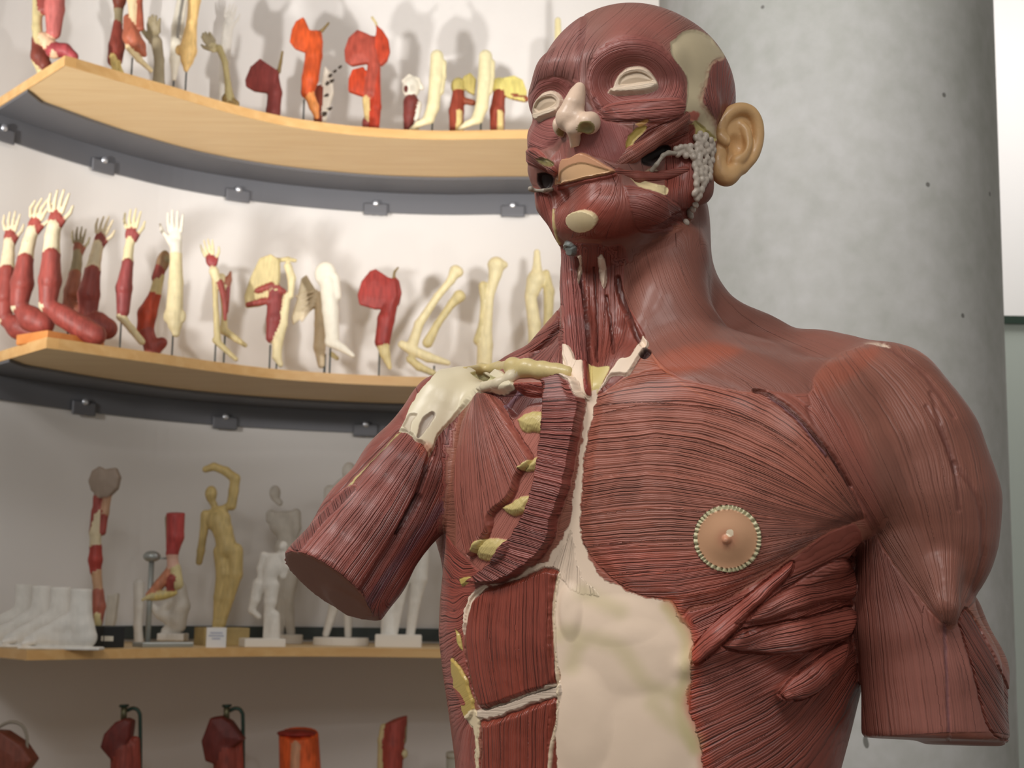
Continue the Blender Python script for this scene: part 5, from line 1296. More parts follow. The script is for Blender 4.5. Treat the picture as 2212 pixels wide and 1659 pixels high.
# ===== middle shelf: raised flayed arms
def arm(shelf_, name, label, hand, fore, upper=None, cols=(MR, TD, TD), L=95, ang=0, thumb=1, curl=.4, t=.45, grp=G2, spread=1, upcol=None, rods=(), base=None, Y=None, midc=None):
    """hand=(palm px,py); fore=list of (px,py,r) wrist..elbow; upper list elbow..end"""
    px = fore[0][0]
    it = Item(name, label, 'anatomical model', shelf_, Y or ymid(px, t), grp)
    mus, ten, fin = cols
    it.hand(hand, ang, L, fin, mus if midc is None else midc, spread, 'hand', thumb, curl)
    n = len(fore); it.c([(hand[0], hand[1], fore[0][2] * .95), fore[0]], 'hand', ten)
    it.c(fore[:2], 'forearm', ten); it.c(fore[1:], 'forearm', mus)
    if n > 2: it.c([(fore[1][0], fore[1][1], fore[1][2] * .8, -.012), (fore[2][0], fore[2][1], fore[2][2] * .75, -.012)], 'forearm', mus)
    if upper:
        it.e(upper[0][0], upper[0][1], upper[0][2] * .9, upper[0][2] * .8, 'forearm', ten)
        it.c([(*upper[0][:2], upper[0][2] * .8)] + list(upper[1:]), 'upper_arm', mus if upcol is None else upcol)
    for r in rods: it.rod(*r)
    if base: it.base(*base)
    return it
arm(2, 'flayed_arm_model', 'raised red flayed arm cut by the left edge of the photo on the middle shelf', (20, 525), [(18, 552, 13), (15, 585, 17), (10, 640, 24), (8, 680, 18)], [(10, 690, 17), (40, 706, 27), (72, 718, 26)], L=78, ang=4, Y=ymid(30, .64), rods=[((70, 735), None)]).build()
arm(2, 'flayed_arm_model', 'raised red flayed arm with bent fingers, second from the left on the middle shelf', (70, 500), [(62, 525, 14), (55, 560, 17), (48, 612, 25), (42, 652, 20)], [(42, 664, 20), (66, 688, 28), (92, 700, 26)], L=86, ang=16, Y=ymid(60, .42), curl=1, rods=[((82, 715), None)]).build()
arm(2, 'flayed_arm_model', 'tallest raised flayed arm with pale wrist, on an orange wooden stand', (117, 490), [(113, 512, 16), (111, 550, 19), (108, 606, 25), (104, 648, 20)], [(102, 660, 20), (136, 682, 24), (180, 710, 26), (206, 724, 24)], L=92, ang=8, Y=ymid(110, .22), rods=[((147, 705), None, 2.4)], base=(130, 150, 110, .030, mt_obase, .02)).build()
arm(2, 'flayed_arm_model', 'small brownish flayed arm standing between two larger raised arms', (168, 548), [(166, 570, 11), (162, 592, 13), (156, 630, 18), (150, 656, 15)], [(148, 662, 15), (165, 672, 18), (184, 680, 17)], L=66, ang=2, Y=ymid(160, .62), cols=(BRN, OL, OL), rods=[((150, 670), None)]).build()
arm(2, 'flayed_arm_model', 'raised flayed arm with spread thumb whose elbow reaches a dark cut end', (212, 530), [(206, 556, 13), (200, 586, 17), (192, 636, 24), (190, 680, 20)], [(190, 690, 20), (208, 700, 28), (230, 710, 24)], L=74, ang=14, Y=ymid(205, .34), cols=(srgb(148, 74, 66), TD, TD), rods=[((212, 715), None)]).build()
arm(2, 'flayed_arm_model', 'flayed forearm with open hand and bare upper-arm bone, on a brown stand', (282, 520), [(278, 540, 10), (276, 568, 12), (268, 622, 18), (266, 672, 14)], [(262, 684, 12), (285, 712, 8), (306, 738, 8)], L=78, ang=3, Y=ymid(270, .3), upcol=BO, cols=(srgb(150, 72, 70), BO, BO), rods=[((262, 692), None)], base=(266, 84, 60, .014, mt_bbase)).build()
it = Item('flayed_arm_model', 'orange-red flayed forearm with closed hand leaning on the cream arm', 'anatomical model', 2, ymid(330, .46), G2)
it.e(352, 566, 15, 26, 'hand', srgb(150, 120, 90), rz=12, ang=12); it.c([(346, 580, 12), (340, 600, 13)], 'hand', MR); it.c([(356, 548, 7), (360, 562, 6, -.01)], 'hand', OL)
it.c([(344, 598, 11), (336, 632, 13)], 'forearm', BO2); it.c([(334, 640, 14), (318, 678, 21), (314, 712, 18)], 'forearm', srgb(176, 70, 46)); it.c([(314, 712, 18), (326, 744, 16), (332, 766, 14)], 'upper_arm', MR); it.c([(330, 748, 17), (350, 740, 12)], 'upper_arm', MR)
it.build()
it = Item('bone_arm_cast', 'cream forearm and hand bone cast standing on a rod and dark stand', 'anatomical model', 2, ymid(378, .26), G2)
it.hand((380, 530), -3, 86, WH, WH, .6, 'hand', -1, .3); it.c([(380, 528, 13), (380, 552, 12)], 'hand', WH); it.c([(380, 552, 13), (380, 610, 16), (376, 680, 19), (378, 702, 15)], 'forearm', BO); it.c([(378, 702, 14), (380, 720, 9)], 'forearm', BO); it.e(362, 684, 9, 14, 'forearm', BO); it.e(394, 684, 8, 14, 'forearm', BO)
it.rod((374, 715), None).base(378, 84, 60, .014, mt_dbase).build()
it = Item('bone_hand_cast', 'upright hand with red palm muscles over thin forearm bones, on a reddish stand', 'anatomical model', 2, ymid(470, .25), G2)
it.hand((458, 574), -14, 66, BO, srgb(150, 60, 60), .8, 'hand', 1, .2); it.c([(462, 586, 11), (468, 604, 9)], 'hand', BO)
it.c([(464, 600, 7), (466, 660, 6), (470, 735, 8)], 'forearm_bone', BO2, .003); it.c([(476, 610, 7), (486, 650, 7), (486, 690, 4)], 'forearm', MR, .003); it.c([(466, 735, 8), (490, 758, 6), (510, 776, 5)], 'upper_arm_bone', BO2, .003)
it.rod((466, 740), None).base(488, 78, 56, .014, mt_bbase).build()
it = Item('bone_hand_cast', 'thin forearm bones with a small red palm behind the upright hand, elbow bone pointing right', 'anatomical model', 2, ymid(488, .42), G2)
it.c([(478, 600, 10), (486, 620, 9)], 'hand', BO); it.c([(490, 612, 10), (494, 604, 7), (498, 588, 3)], 'hand', srgb(170, 110, 90)); it.c([(480, 625, 7), (484, 672, 6), (484, 715, 9)], 'forearm_bone', BO2, .003); it.c([(492, 622, 6), (488, 672, 6)], 'forearm', srgb(160, 80, 80), .003); it.c([(484, 714, 9), (510, 732, 7), (530, 746, 5)], 'upper_arm_bone', BO2, .003)
it.rod((486, 722), None).build()
# shoulder blade with yellow bone
it = Item('shoulder_cast', 'yellowish shoulder blade cast with dark red arm muscle on a dark stand', 'anatomical model', 2, ymid(590, .28), G2)
it.p([(560, 556), (585, 548), (604, 560), (606, 600), (600, 650), (560, 664), (532, 666), (528, 640), (540, 600)], 7, 'shoulder_blade', BO2, yaw=-15)
it.c([(600, 562, 5), (622, 560, 5), (638, 563, 4)], 'collar_bone', BO2); it.c([(622, 575, 9), (630, 600, 9), (628, 640, 6)], 'upper_arm_bone', BO)
it.c([(556, 628, 6, -.01), (590, 618, 9, -.012), (612, 630, 7, -.01)], 'shoulder_muscle', MR); it.c([(536, 658, 6, -.012), (565, 652, 7, -.012), (592, 650, 6, -.01)], 'shoulder_muscle', MR)
it.c([(594, 636, 16), (592, 690, 17), (586, 730, 12)], 'arm_muscle', srgb(140, 62, 60)); it.c([(620, 640, 8), (612, 700, 9), (600, 735, 12), (598, 770, 10), (606, 788, 6)], 'upper_arm_bone', BO)
it.rod((584, 745), None).rod((598, 770), None).base(602, 78, 54, .018, mt_dbase).build()
it = Item('rib_cast', 'pale fan-shaped shoulder blade cast with ridges, left of the white arm cast', 'anatomical model', 2, ymid(670, .50), G2)
it.p([(650, 600), (660, 592), (672, 612), (692, 640), (680, 664), (636, 706), (632, 690), (642, 650)], 6, 'shoulder_blade', srgb(214, 200, 168), yaw=20)
for i in range(5): it.c([(640 + i * 3, 640 + i * 13, 3.4, -.008), (684 - i * 2, 628 + i * 8, 3.2, -.014)], 'shoulder_blade', srgb(226, 212, 184), .002)
it.c([(690, 640, 11), (694, 700, 15), (690, 750, 13), (694, 788, 8)], 'upper_arm_bone', srgb(222, 204, 172)); it.c([(716, 765, 6), (728, 774, 5)], 'upper_arm_bone', BO2)
it.rod((702, 765), None, 2.6).base(712, 78, 54, .020, mt_dbase).build()
it = Item('white_arm_cast', 'white plaster shoulder and arm cast pointing down to the right', 'anatomical model', 2, ymid(715, .26), G2)
it.e(703, 592, 24, 28, 'shoulder', WH, rz=14); it.c([(722, 600, 12), (728, 640, 10)], 'shoulder', WH); it.c([(708, 610, 18), (714, 670, 18), (718, 730, 15)], 'upper_arm', WH); it.c([(714, 738, 13), (740, 752, 9), (762, 768, 5)], 'forearm', WH); it.e(705, 622, 5, 14, 'shoulder', WH, dy=-.06, op='-')
it.rod((714, 745), None).build(mat=mt_plast)
def red_scapula(shelf_, name, label, blade, arm_, tip, col, Y, grp, lobe=None, rod=None, horn=None, tipc=BO2):
    it = Item(name, label, 'anatomical model', shelf_, Y, grp)
    bc = np.array(blade, float); bc = bc.mean(0) + (bc - bc.mean(0)) * 1.10
    it.p(bc, 7, 'shoulder_blade', col, yaw=-12, bulge=3, rnd=1, k=.002)
    it.c(arm_, 'arm_muscle', col * .92)
    if tip: it.c(tip, 'elbow_tendon', tipc)
    if lobe: it.p(lobe, 8, 'shoulder_muscle', col * .95, dy=.01, bulge=4)
    if horn: it.c(horn, 'collar_bone', srgb(130, 110, 70), .002)
    if rod: it.rod(rod, None)
    it.build()
red_scapula(2, 'shoulder_cast', 'dark red shoulder blade cast on a thin rod, between white arm cast and bent bones', [(800, 588), (812, 584), (838, 602), (852, 606), (856, 640), (846, 664), (812, 666), (780, 656), (776, 636), (784, 608)], [(840, 612, 9), (846, 650, 15), (834, 690, 19), (826, 738, 17)], [(826, 740, 15), (832, 765, 11), (842, 794, 5)], srgb(152, 54, 48), ymid(830, .3), G2,
            lobe=[(850, 594), (862, 606), (868, 632), (864, 656), (856, 668), (848, 640)], rod=(820, 760), horn=[(850, 606, 4), (852, 588, 3), (860, 578, 2.5)])
it = Item('elbow_cast', 'cream elbow bones cast bent like a boot, on a black stand', 'anatomical model', 2, ymid(920, .3), G2)
it.c([(984, 586, 14), (974, 606, 9), (945, 640, 8), (905, 700, 10), (892, 742, 12)], 'upper_bone', BO); it.e(990, 588, 12, 11, 'upper_bone', BO)
it.c([(992, 640, 14), (976, 656, 9), (945, 700, 8), (924, 740, 12)], 'lower_bone', BO2)
it.c([(868, 744, 9), (890, 756, 11), (925, 772, 11), (968, 784, 6)], 'elbow_joint', BO); it.c([(886, 776, 9), (905, 792, 9), (936, 806, 7)], 'elbow_joint', BO2)
it.rod((938, 790), None).base(932, 66, 50, .020, mt_dbase).build()
it = Item('bone_cast', 'upright cream knee-like bone cast with flared top beside the torso\'s collar bone', 'anatomical model', 2, ymid(1060, .3), G2)
it.c([(1072, 574, 20), (1070, 592, 14), (1058, 640, 9), (1054, 700, 9), (1048, 745, 17), (1046, 790, 17)], 'long_bone', BO); it.e(1086, 572, 12, 9, 'long_bone', BO); it.c([(1044, 618, 11), (1044, 650, 6), (1040, 700, 6), (1034, 735, 12)], 'thin_bone', BO2)
it.base(1050, 60, 50, .02, mt_dbase).build()
it = Item('bone_cast', 'pale wrist-like bone cast half hidden behind the torso\'s neck', 'anatomical model', 2, ymid(1165, .3), G2)
it.c([(1160, 545, 7), (1160, 580, 10), (1158, 604, 20), (1150, 630, 16)], 'upper_bone', BO); it.c([(1180, 590, 8), (1186, 630, 12), (1184, 700, 10), (1180, 800, 10)], 'thin_bone', BO2); it.c([(1146, 640, 13), (1154, 700, 14), (1156, 800, 14)], 'long_bone', BO)
it.base(1166, 60, 50, .02, mt_dbase).build()

# ===== top shelf
it = Item('flayed_arm_model', 'bent red and pink flayed arm at the left end of the top shelf', 'anatomical model', 1, ymid(110, .30), G1)
it.c([(96, -60, 22), (92, 20, 14)], 'forearm', MR); it.c([(82, -20, 12), (80, 60, 11), (84, 100, 13)], 'forearm', BO2); it.c([(120, -40, 22), (118, 20, 22), (116, 70, 16)], 'forearm', PK)
it.c([(96, 84, 15), (118, 110, 17)], 'elbow', srgb(236, 196, 160)); it.c([(116, 108, 18), (140, 108, 15), (158, 122, 12)], 'upper_arm', srgb(166, 70, 74)); it.c([(78, 86, 10), (84, 120, 18), (96, 140, 16)], 'upper_arm', srgb(120, 58, 46)); it.c([(76, 130, 8), (88, 155, 8), (100, 175, 8)], 'arm_bone', BO2)
it.build()
it = Item('flayed_arm_model', 'brown-red flayed arm with yellow elbow tendon, second model on the top shelf', 'anatomical model', 1, ymid(255, .30), G1)
it.c([(258, -70, 20), (258, 0, 15), (256, 20, 10)], 'forearm', srgb(120, 60, 44)); it.c([(256, 20, 10), (256, 50, 9)], 'forearm', OL); it.c([(254, 52, 10), (252, 100, 18), (248, 130, 17)], 'upper_arm', srgb(140, 66, 54)); it.c([(246, 125, 10, -.012), (256, 160, 12), (258, 190, 8)], 'elbow_tendon', YB_)
it.build()
it = Item('flayed_arm_model', 'peach and brown flayed arm with a bare bone pointing down right, on a thin rod', 'anatomical model', 1, ymid(290, .14), G1)
it.c([(282, -60, 14), (286, 0, 11), (288, 50, 9)], 'forearm', srgb(240, 214, 170)); it.c([(302, -60, 10), (302, 0, 6), (304, 60, 8)], 'forearm', srgb(160, 86, 64)); it.c([(276, 40, 10), (284, 80, 20), (300, 100, 16), (312, 118, 6)], 'upper_arm', srgb(176, 100, 74)); it.c([(278, 102, 8), (300, 128, 7), (326, 152, 5)], 'arm_bone', srgb(240, 218, 170))
it.rod((286, 125), None).build()
it = Item('hand_cast', 'weathered grey-brown hand cast with curled fingers pointing up', 'anatomical model', 1, ymid(336, .36), G1)
it.hand((334, 92), -4, 66, OL, srgb(160, 146, 116), .3, 'hand', -1, .6, rf=4.5); it.c([(338, 90, 13), (344, 130, 11), (342, 180, 14), (342, 215, 15)], 'forearm', srgb(158, 146, 120)); it.build()
it = Item('white_arm_cast', 'white plaster arm cast behind the tan arm, hanging thin towards its tip', 'anatomical model', 1, ymid(385, .62), G1)
it.c([(398, -60, 14), (394, 0, 12), (384, 60, 14), (378, 130, 12), (376, 170, 5)], 'arm', WH); it.c([(398, -20, 4, -.04), (388, 40, 3.5, -.04), (384, 80, 3.5, -.04)], 'edge', srgb(140, 136, 128)); it.rod((376, 160), None).build(mat=mt_plast)
it = Item('tan_arm_cast', 'ochre arm cast narrowing to a point above a brown stand on the top shelf', 'anatomical model', 1, ymid(410, .25), G1)
it.c([(420, -70, 18), (420, 0, 14), (414, 50, 12), (406, 110, 20), (404, 130, 14), (402, 150, 6)], 'arm', srgb(238, 200, 132)); it.e(386, 108, 8, 12, 'arm', srgb(238, 200, 132))
it.rod((403, 145), None).base(408, 84, 60, .014, mt_bbase).build()
it = Item('hand_cast', 'thin bony hand cast bent over to the left on an orange stand', 'anatomical model', 1, ymid(482, .25), G1)
it.hand((468, 108), -38, 52, OL, srgb(190, 178, 140), .5, 'hand', -1, .4, rf=3.6); it.c([(474, 104, 8), (486, 135, 7), (492, 180, 7), (496, 215, 12)], 'forearm', srgb(178, 164, 118)); it.c([(490, 214, 12), (510, 224, 8)], 'forearm', srgb(140, 116, 70))
it.base(520, 100, 60, .016, mt_obase).build()
it = Item('white_arm_cast', 'faint white plaster hand cast high against the wall behind the bony hand', 'anatomical model', 1, ymid(500, .80), G1)
it.hand((492, 60), 8, 60, PLA, PLA, .6, 'hand', 1, .3); it.c([(492, 60, 12), (486, 120, 12), (484, 240, 14)], 'forearm', PLA); it.build(mat=mt_plast)
def RS(*a, **k): red_scapula(*a, **k)
RS(1, 'shoulder_cast', 'small maroon shoulder blade cast left of the orange one, on the top shelf', [(562, 128), (575, 138), (592, 150), (600, 158), (594, 190), (582, 202), (550, 196), (534, 186), (532, 172), (542, 145)], [(592, 160, 10), (594, 200, 16), (590, 240, 16), (590, 280, 16)], None, srgb(132, 58, 54), ymid(585, .30), G1, horn=[(602, 155, 5), (606, 135, 4), (610, 112, 3)])
RS(1, 'shoulder_cast', 'bright orange shoulder blade and arm cast on a rod', [(655, 38), (668, 66), (688, 72), (696, 90), (694, 120), (670, 118), (638, 104), (628, 90), (632, 62), (640, 46)], [(684, 78, 13), (678, 120, 19), (670, 170, 19), (664, 200, 15)], [(666, 200, 12), (678, 230, 11), (684, 252, 6)], MO, ymid(670, .28), G1, rod=(657, 215), horn=[(680, 74, 4), (696, 66, 4), (710, 50, 3)], tipc=srgb(232, 150, 84))
it = Item('shoulder_cast', 'white shoulder cast with black spots behind the orange one', 'anatomical model', 1, ymid(705, .46), G1)
it.p([(700, 140), (716, 155), (722, 200), (712, 240), (696, 260), (692, 190)], 7, 'shoulder_blade', WH)
for a, b in ((712, 165), (722, 155), (733, 146), (706, 182), (716, 176), (704, 208), (712, 236), (700, 248)): it.c([(a, b, 3.6, -.01), (a + 4, b - 3, 3, -.01)], 'dark_mark', srgb(70, 60, 50), .001)
it.c([(690, 195, 12), (688, 240, 11), (686, 290, 10)], 'arm_muscle', srgb(132, 60, 40)); it.c([(702, 240, 6), (696, 290, 6)], 'arm_bone', WH); it.build()
it = Item('shoulder_cast', 'large red shoulder cast with two lobes and pale elbow tendon, on the top shelf', 'anatomical model', 1, ymid(800, .3), G1)
it.p([(772, 62), (790, 70), (808, 80), (812, 110), (806, 140), (760, 146), (746, 136), (743, 110), (752, 80)], 8, 'shoulder_blade', srgb(172, 76, 60), bulge=5, yaw=-10)
it.p([(812, 52), (826, 64), (840, 86), (844, 112), (838, 134), (826, 146), (815, 130), (810, 90)], 9, 'shoulder_muscle', srgb(186, 66, 38), bulge=4)
it.p([(760, 150), (785, 142), (800, 170), (798, 214), (775, 208), (752, 200), (752, 172)], 8, 'shoulder_muscle', srgb(190, 66, 34), bulge=3)
it.c([(806, 85, 8), (808, 140, 14), (800, 200, 16)], 'arm_muscle', srgb(170, 76, 60)); it.c([(812, 150, 10), (812, 230, 12), (806, 300, 12)], 'arm_muscle', srgb(184, 62, 38)); it.c([(792, 215, 10), (796, 260, 9)], 'elbow_tendon', srgb(216, 190, 130)); it.c([(790, 262, 8), (790, 300, 8)], 'arm_muscle', MR)
it.c([(818, 72, 3), (812, 50, 3), (804, 38, 3.5)], 'collar_bone', BO2, .002); it.build()
it = Item('shoulder_cast', 'white shoulder cast over a maroon arm muscle on the top shelf', 'anatomical model', 1, ymid(890, .32), G1)
it.e(888, 190, 20, 26, 'shoulder', WH, rz=14); it.c([(872, 175, 5), (884, 164, 4), (902, 172, 5), (912, 190, 5)], 'shoulder', WH); it.e(877, 192, 5, 9, 'shoulder', DRD, dy=-.045, rz=4)
it.c([(888, 222, 18), (884, 250, 13), (880, 300, 9)], 'arm_muscle', srgb(122, 56, 50)); it.c([(904, 225, 8), (900, 260, 5), (902, 300, 5)], 'arm_bone', WH); it.build()
def bone_arm(px0, label, Y):
    it = Item('bone_arm_cast', label, 'anatomical model', 1, Y, G1); d = px0 - 945
    it.c([(944 + d, 122, 15), (942 + d, 170, 15), (936 + d, 230, 14), (926 + d, 256, 13)], 'arm_bone', srgb(234, 224, 180)); it.c([(928 + d, 258, 10), (904 + d, 268, 7), (888 + d, 280, 5)], 'elbow_bone', srgb(240, 228, 188)); it.c([(958 + d, 135, 7), (960 + d, 165, 4), (954 + d, 200, 5)], 'arm_bone', srgb(226, 214, 168))
    it.rod((934 + d, 258), None).build()
bone_arm(945, 'cream upper arm bone cast on a rod beside the white and maroon shoulder cast', ymid(940, .26))
bone_arm(1050, 'cream upper arm bone cast on a rod between two yellow-topped red casts', ymid(1040, .26))
for px0, lab, c2, lobe in ((990, 'red arm cast with olive-yellow shoulder bending right on the top shelf', srgb(190, 174, 104), [(1000, 166), (1016, 156), (1030, 172), (1026, 208), (1010, 200), (998, 186)]),
                           (1078, 'red arm cast with broad yellow shoulder blade, nearest the head', srgb(222, 208, 124), [(1084, 168), (1110, 162), (1130, 172), (1140, 200), (1134, 222), (1100, 214), (1078, 204)])):
    it = Item('shoulder_cast', lab, 'anatomical model', 1, ymid(px0, .34), G1)
    it.e(px0, 186, 17, 20, 'shoulder', c2, rz=14); it.p(lobe, 7, 'shoulder_blade', c2)
    it.c([(px0, 205, 14), (px0 - 4, 240, 17), (px0 - 4, 300, 16)], 'arm_muscle', srgb(150, 66, 48)); it.c([(px0 + 2, 245, 6, -.02), (px0 + 2, 300, 8, -.02)], 'elbow_tendon', srgb(232, 206, 140))
    it.c([(lobe[3][0] - 30, lobe[3][1] + 8, 8), (lobe[3][0] - 4, lobe[3][1] + 14, 7)], 'shoulder_muscle', srgb(146, 76, 52)); it.build()
it = Item('bone_cast', 'tip of a tall pale bone cast showing just left of the top of the head', 'anatomical model', 1, ymid(1206, .4), G1)
it.c([(1205, 44, 7), (1206, 120, 9), (1206, 300, 14)], 'long_bone', srgb(238, 226, 176)); it.build()

# ===== low shelf: plaster feet
def foot(x, label, Y):
    it = Item('plaster_foot_cast', label, 'plaster cast', 3, Y, 'row of white plaster feet on the low shelf', k=.012, h=.004)
    y0 = PXY(x, ZS[3], Y)
    it.S.cut = (P(x, y0 - 132, Y), np.array([0, 0, 1.])); it.c([(x - 2, y0 - 150, 23), (x - 2, y0 - 92, 21), (x, y0 - 52, 24), (x + 10, y0 - 28, 22)], 'foot', PLA); it.S.cut = None; it.c([(x - 4, y0 - 74, 20), (x - 40, y0 - 52, 20), (x - 80, y0 - 33, 16), (x - 116, y0 - 20, 11)], 'foot', PLA); it.c([(x + 6, y0 - 26, 20), (x - 60, y0 - 24, 17), (x - 100, y0 - 18, 13)], 'foot', PLA)
    for j in range(5): it.c([(x - 104, y0 - 18, 7 - j * .5, -.020 + j * .010), (x - 126 + j * 5, y0 - 14, 6 - j * .4, -.026 + j * .013)], 'foot', PLA, .002)
    it.p([(x - 132, y0 - 8), (x + 42, y0 - 8), (x + 42, y0), (x - 132, y0)], 24, 'plinth', PLA)
    it.build(mat=mt_plast)
def PXY(px, z, Y):
    q = PZ_y(px, z, Y); return float(proj(q[None])[0][1])
for i, (x, yy) in enumerate(((58, .37), (94, .275), (134, .18), (177, .085))):
    foot(x, ['white plaster foot farthest back in the row of feet', 'white plaster foot second from the back in the row of feet', 'white plaster foot second from the front in the row of feet', 'nearest white plaster foot, beside the black-based flayed leg'][i], yfront(120) + yy)
it = Item('leg_model', 'tall thin flayed arm with a greyish round top on a black block', 'anatomical model', 3, ymid(225, .3), G3, h=.003)
it.p([(200, 1018), (215, 1008), (228, 1014), (250, 1010), (260, 1030), (256, 1055), (238, 1074), (218, 1076), (200, 1060), (193, 1040)], 12, 'cut_top', srgb(150, 132, 116), bulge=3)
it.c([(212, 1075, 11), (210, 1105, 10)], 'arm_bone', MR); it.c([(232, 1070, 9), (226, 1110, 9)], 'arm_bone', srgb(180, 140, 110)); it.c([(206, 1105, 9), (202, 1150, 9)], 'arm_muscle', MR); it.c([(226, 1105, 9), (222, 1150, 7)], 'arm_muscle', MR)
it.c([(214, 1100, 8), (206, 1150, 12), (206, 1180, 12)], 'tendon', srgb(206, 190, 156)); it.c([(207, 1184, 13), (206, 1210, 15), (206, 1232, 12)], 'arm_muscle', srgb(160, 60, 50)); it.c([(208, 1235, 11), (212, 1275, 10)], 'tendon', srgb(190, 150, 116)); it.c([(212, 1280, 12), (214, 1310, 14), (212, 1345, 10)], 'arm_muscle', srgb(168, 96, 78)); it.c([(210, 1330, 6, -.015), (212, 1350, 6, -.01)], 'tendon', BO2)
it.base(228, 52, 60, .062, plain_mat('black_block', srgb(34, 36, 38), .4)); r_ = it.build()
c = PZ_y(231, ZS[3] + .02, it.Y - .052); slab('label_plate', [(c[0] - .017, c[1]), (c[0] + .017, c[1]), (c[0] + .017, c[1] + .004), (c[0] - .017, c[1] + .004)], c[2], c[2] + .014, plain_mat('label_white', srgb(225, 222, 210), .6), r_)
it = Item('plaster_cast', 'small white plaster cast half hidden behind the black block', 'plaster cast', 3, ymid(248, .75), G3)
it.p([(232, 1285), (254, 1282), (250, 1340), (240, 1376), (230, 1376)], 12, 'cast', srgb(206, 200, 188)); it.build(mat=mt_plast)
# crouching white figure behind the clamp
it = Item('plaster_figure', 'white crouching plaster figure behind the metal clamp stand', 'figurine', 3, ymid(350, .66), G3)
it.c([(300, 1262, 12), (300, 1310, 10), (298, 1350, 9), (300, 1386, 10)], 'body', PLA); it.c([(385, 1268, 16), (392, 1310, 18), (380, 1340, 20), (356, 1330, 14)], 'body', PLA); it.c([(395, 1300, 12), (385, 1350, 16), (360, 1364, 12)], 'body', PLA); it.c([(370, 1300, 14), (345, 1326, 10), (330, 1310, 8)], 'body', PLA); it.e(372, 1248, 12, 14, 'body', PLA); it.p([(345, 1368), (402, 1368), (402, 1384), (345, 1384)], 26, 'plinth', PLA)
it.build(mat=mt_plast)
it = Item('foot_model', 'red flayed lower leg and foot pointing down left, held by a steel clamp stand', 'anatomical model', 3, ymid(355, .28), G3, h=.003)
it.S.cut = (P(378, 1108, it.Y), np.array([0, -.15, .98])); it.c([(380, 1095, 20), (379, 1160, 18), (372, 1195, 13)], 'calf', srgb(176, 70, 66)); it.S.cut = None; it.c([(364, 1120, 8), (368, 1180, 8)], 'calf', OL); it.c([(372, 1196, 12), (374, 1225, 13)], 'ankle', srgb(214, 170, 150))
it.c([(378, 1230, 13), (384, 1262, 12)], 'foot', BO2); it.c([(368, 1235, 12), (345, 1262, 11), (322, 1286, 8)], 'foot', srgb(196, 130, 100)); it.c([(372, 1250, 10, -.01), (368, 1275, 10)], 'foot', MR); it.e(350, 1286, 34, 10, 'foot', YB_, rz=12, ang=-12)
for j in range(5): it.c([(322 + j * 9, 1288 - j * 3, 4, -.01), (308 + j * 11, 1296 - j * 3, 3.4, -.012)], 'foot', BO2, .002)
it.rod((328, 1206), None, 6, mt_chrome, 'clamp_pole').rod((330, 1206), (362, 1206), 2.2, mt_chrome, 'clamp_arm').base(352, 118, 50, .014, mt_chrome)
r_ = it.build(); S = SDF(.003); S.ell(P(328, 1202, it.Y), np.eye(3), (.026, .026, .017)); v, q, t_ = S.mesh(.003); link_mesh('clamp_knob', v, q, mt_chrome, r_)
# figurines
def figure(name, label, Y, head, neck, sh, hip, arms, legs, col, base, rt=(17, 13, 15), mat=None, hr=11, extra=None, basecol=None, k=.010):
    it = Item(name, label, 'figurine', 3, Y, None, k=k, h=.0032)
    if head: it.e(head[0], head[1], hr, hr * 1.3, 'body', col, rz=hr * 1.1); it.c([(head[0], head[1] + hr, hr * .55), (*neck, hr * .6)], 'body', col); it.e(head[0] - hr * .6, head[1] + 2, 3, 4, 'body', col, dy=-.012)
    (sx0, sy0), (sx1, sy1) = sh; (hx0, hy0), (hx1, hy1) = hip
    mx, my = (sx0 + sx1 + hx0 + hx1) / 4, (sy0 + sy1 + hy0 + hy1) / 4
    cx_, cy_ = (sx0 + sx1) / 2, (sy0 + sy1) / 2 + 10; w_ = abs(sx1 - sx0) / 2
    it.e(cx_, cy_ + 12, w_ * 1.02, abs(my - sy0) * .80, 'body', col, rz=rt[0] * .9); it.c([(cx_, cy_ + 14, w_ * .72), (mx, my, rt[1] * 1.25), ((hx0 + hx1) / 2, (hy0 + hy1) / 2, rt[2] * 1.22)], 'body', col)
    it.c([(sx0, sy0, 7), (cx_, cy_ - 6, 8), (sx1, sy1, 7)], 'body', col)
    for a in arms: it.c([(q[0], q[1], q[2] * 1.2) for q in a], 'body', col, .005)
    for l in legs: it.c([(q[0], q[1], q[2] * (1.22 if i_ < 3 else 1.05)) for i_, q in enumerate(l)], 'body', col, .005)
    if extra: extra(it)
    it.base(*base); return it.build(mat=mat or mt_plast)
mt_pl = plain_mat('white_plinth', srgb(232, 226, 216), .85); mt_tn = plain_mat('tan_plinth', srgb(176, 154, 104), .7, nscale=30, nmix=.1)
figure('flayed_figurine', 'tan flayed male figurine with one arm bent over its head', ymid(475, .42), (456, 1066), (462, 1090), ((444, 1112), (498, 1090)), ((470, 1190), (512, 1186)),
       [[(500, 1092, 9), (505, 1060, 9), (508, 1034, 9), (488, 1018, 8), (462, 1008, 7), (444, 1014, 6)], [(444, 1112, 9), (440, 1150, 7), (434, 1190, 7), (430, 1214, 6)]],
       [[(478, 1192, 14), (484, 1240, 14), (474, 1290, 10), (468, 1345, 8), (466, 1362, 8)], [(508, 1190, 14), (508, 1240, 13), (494, 1290, 10), (480, 1345, 8), (474, 1362, 8)]], srgb(200, 176, 118), (478, 100, 70, .055, mt_tn, .02), rt=(20, 16, 18), mat=mt_item, hr=13)
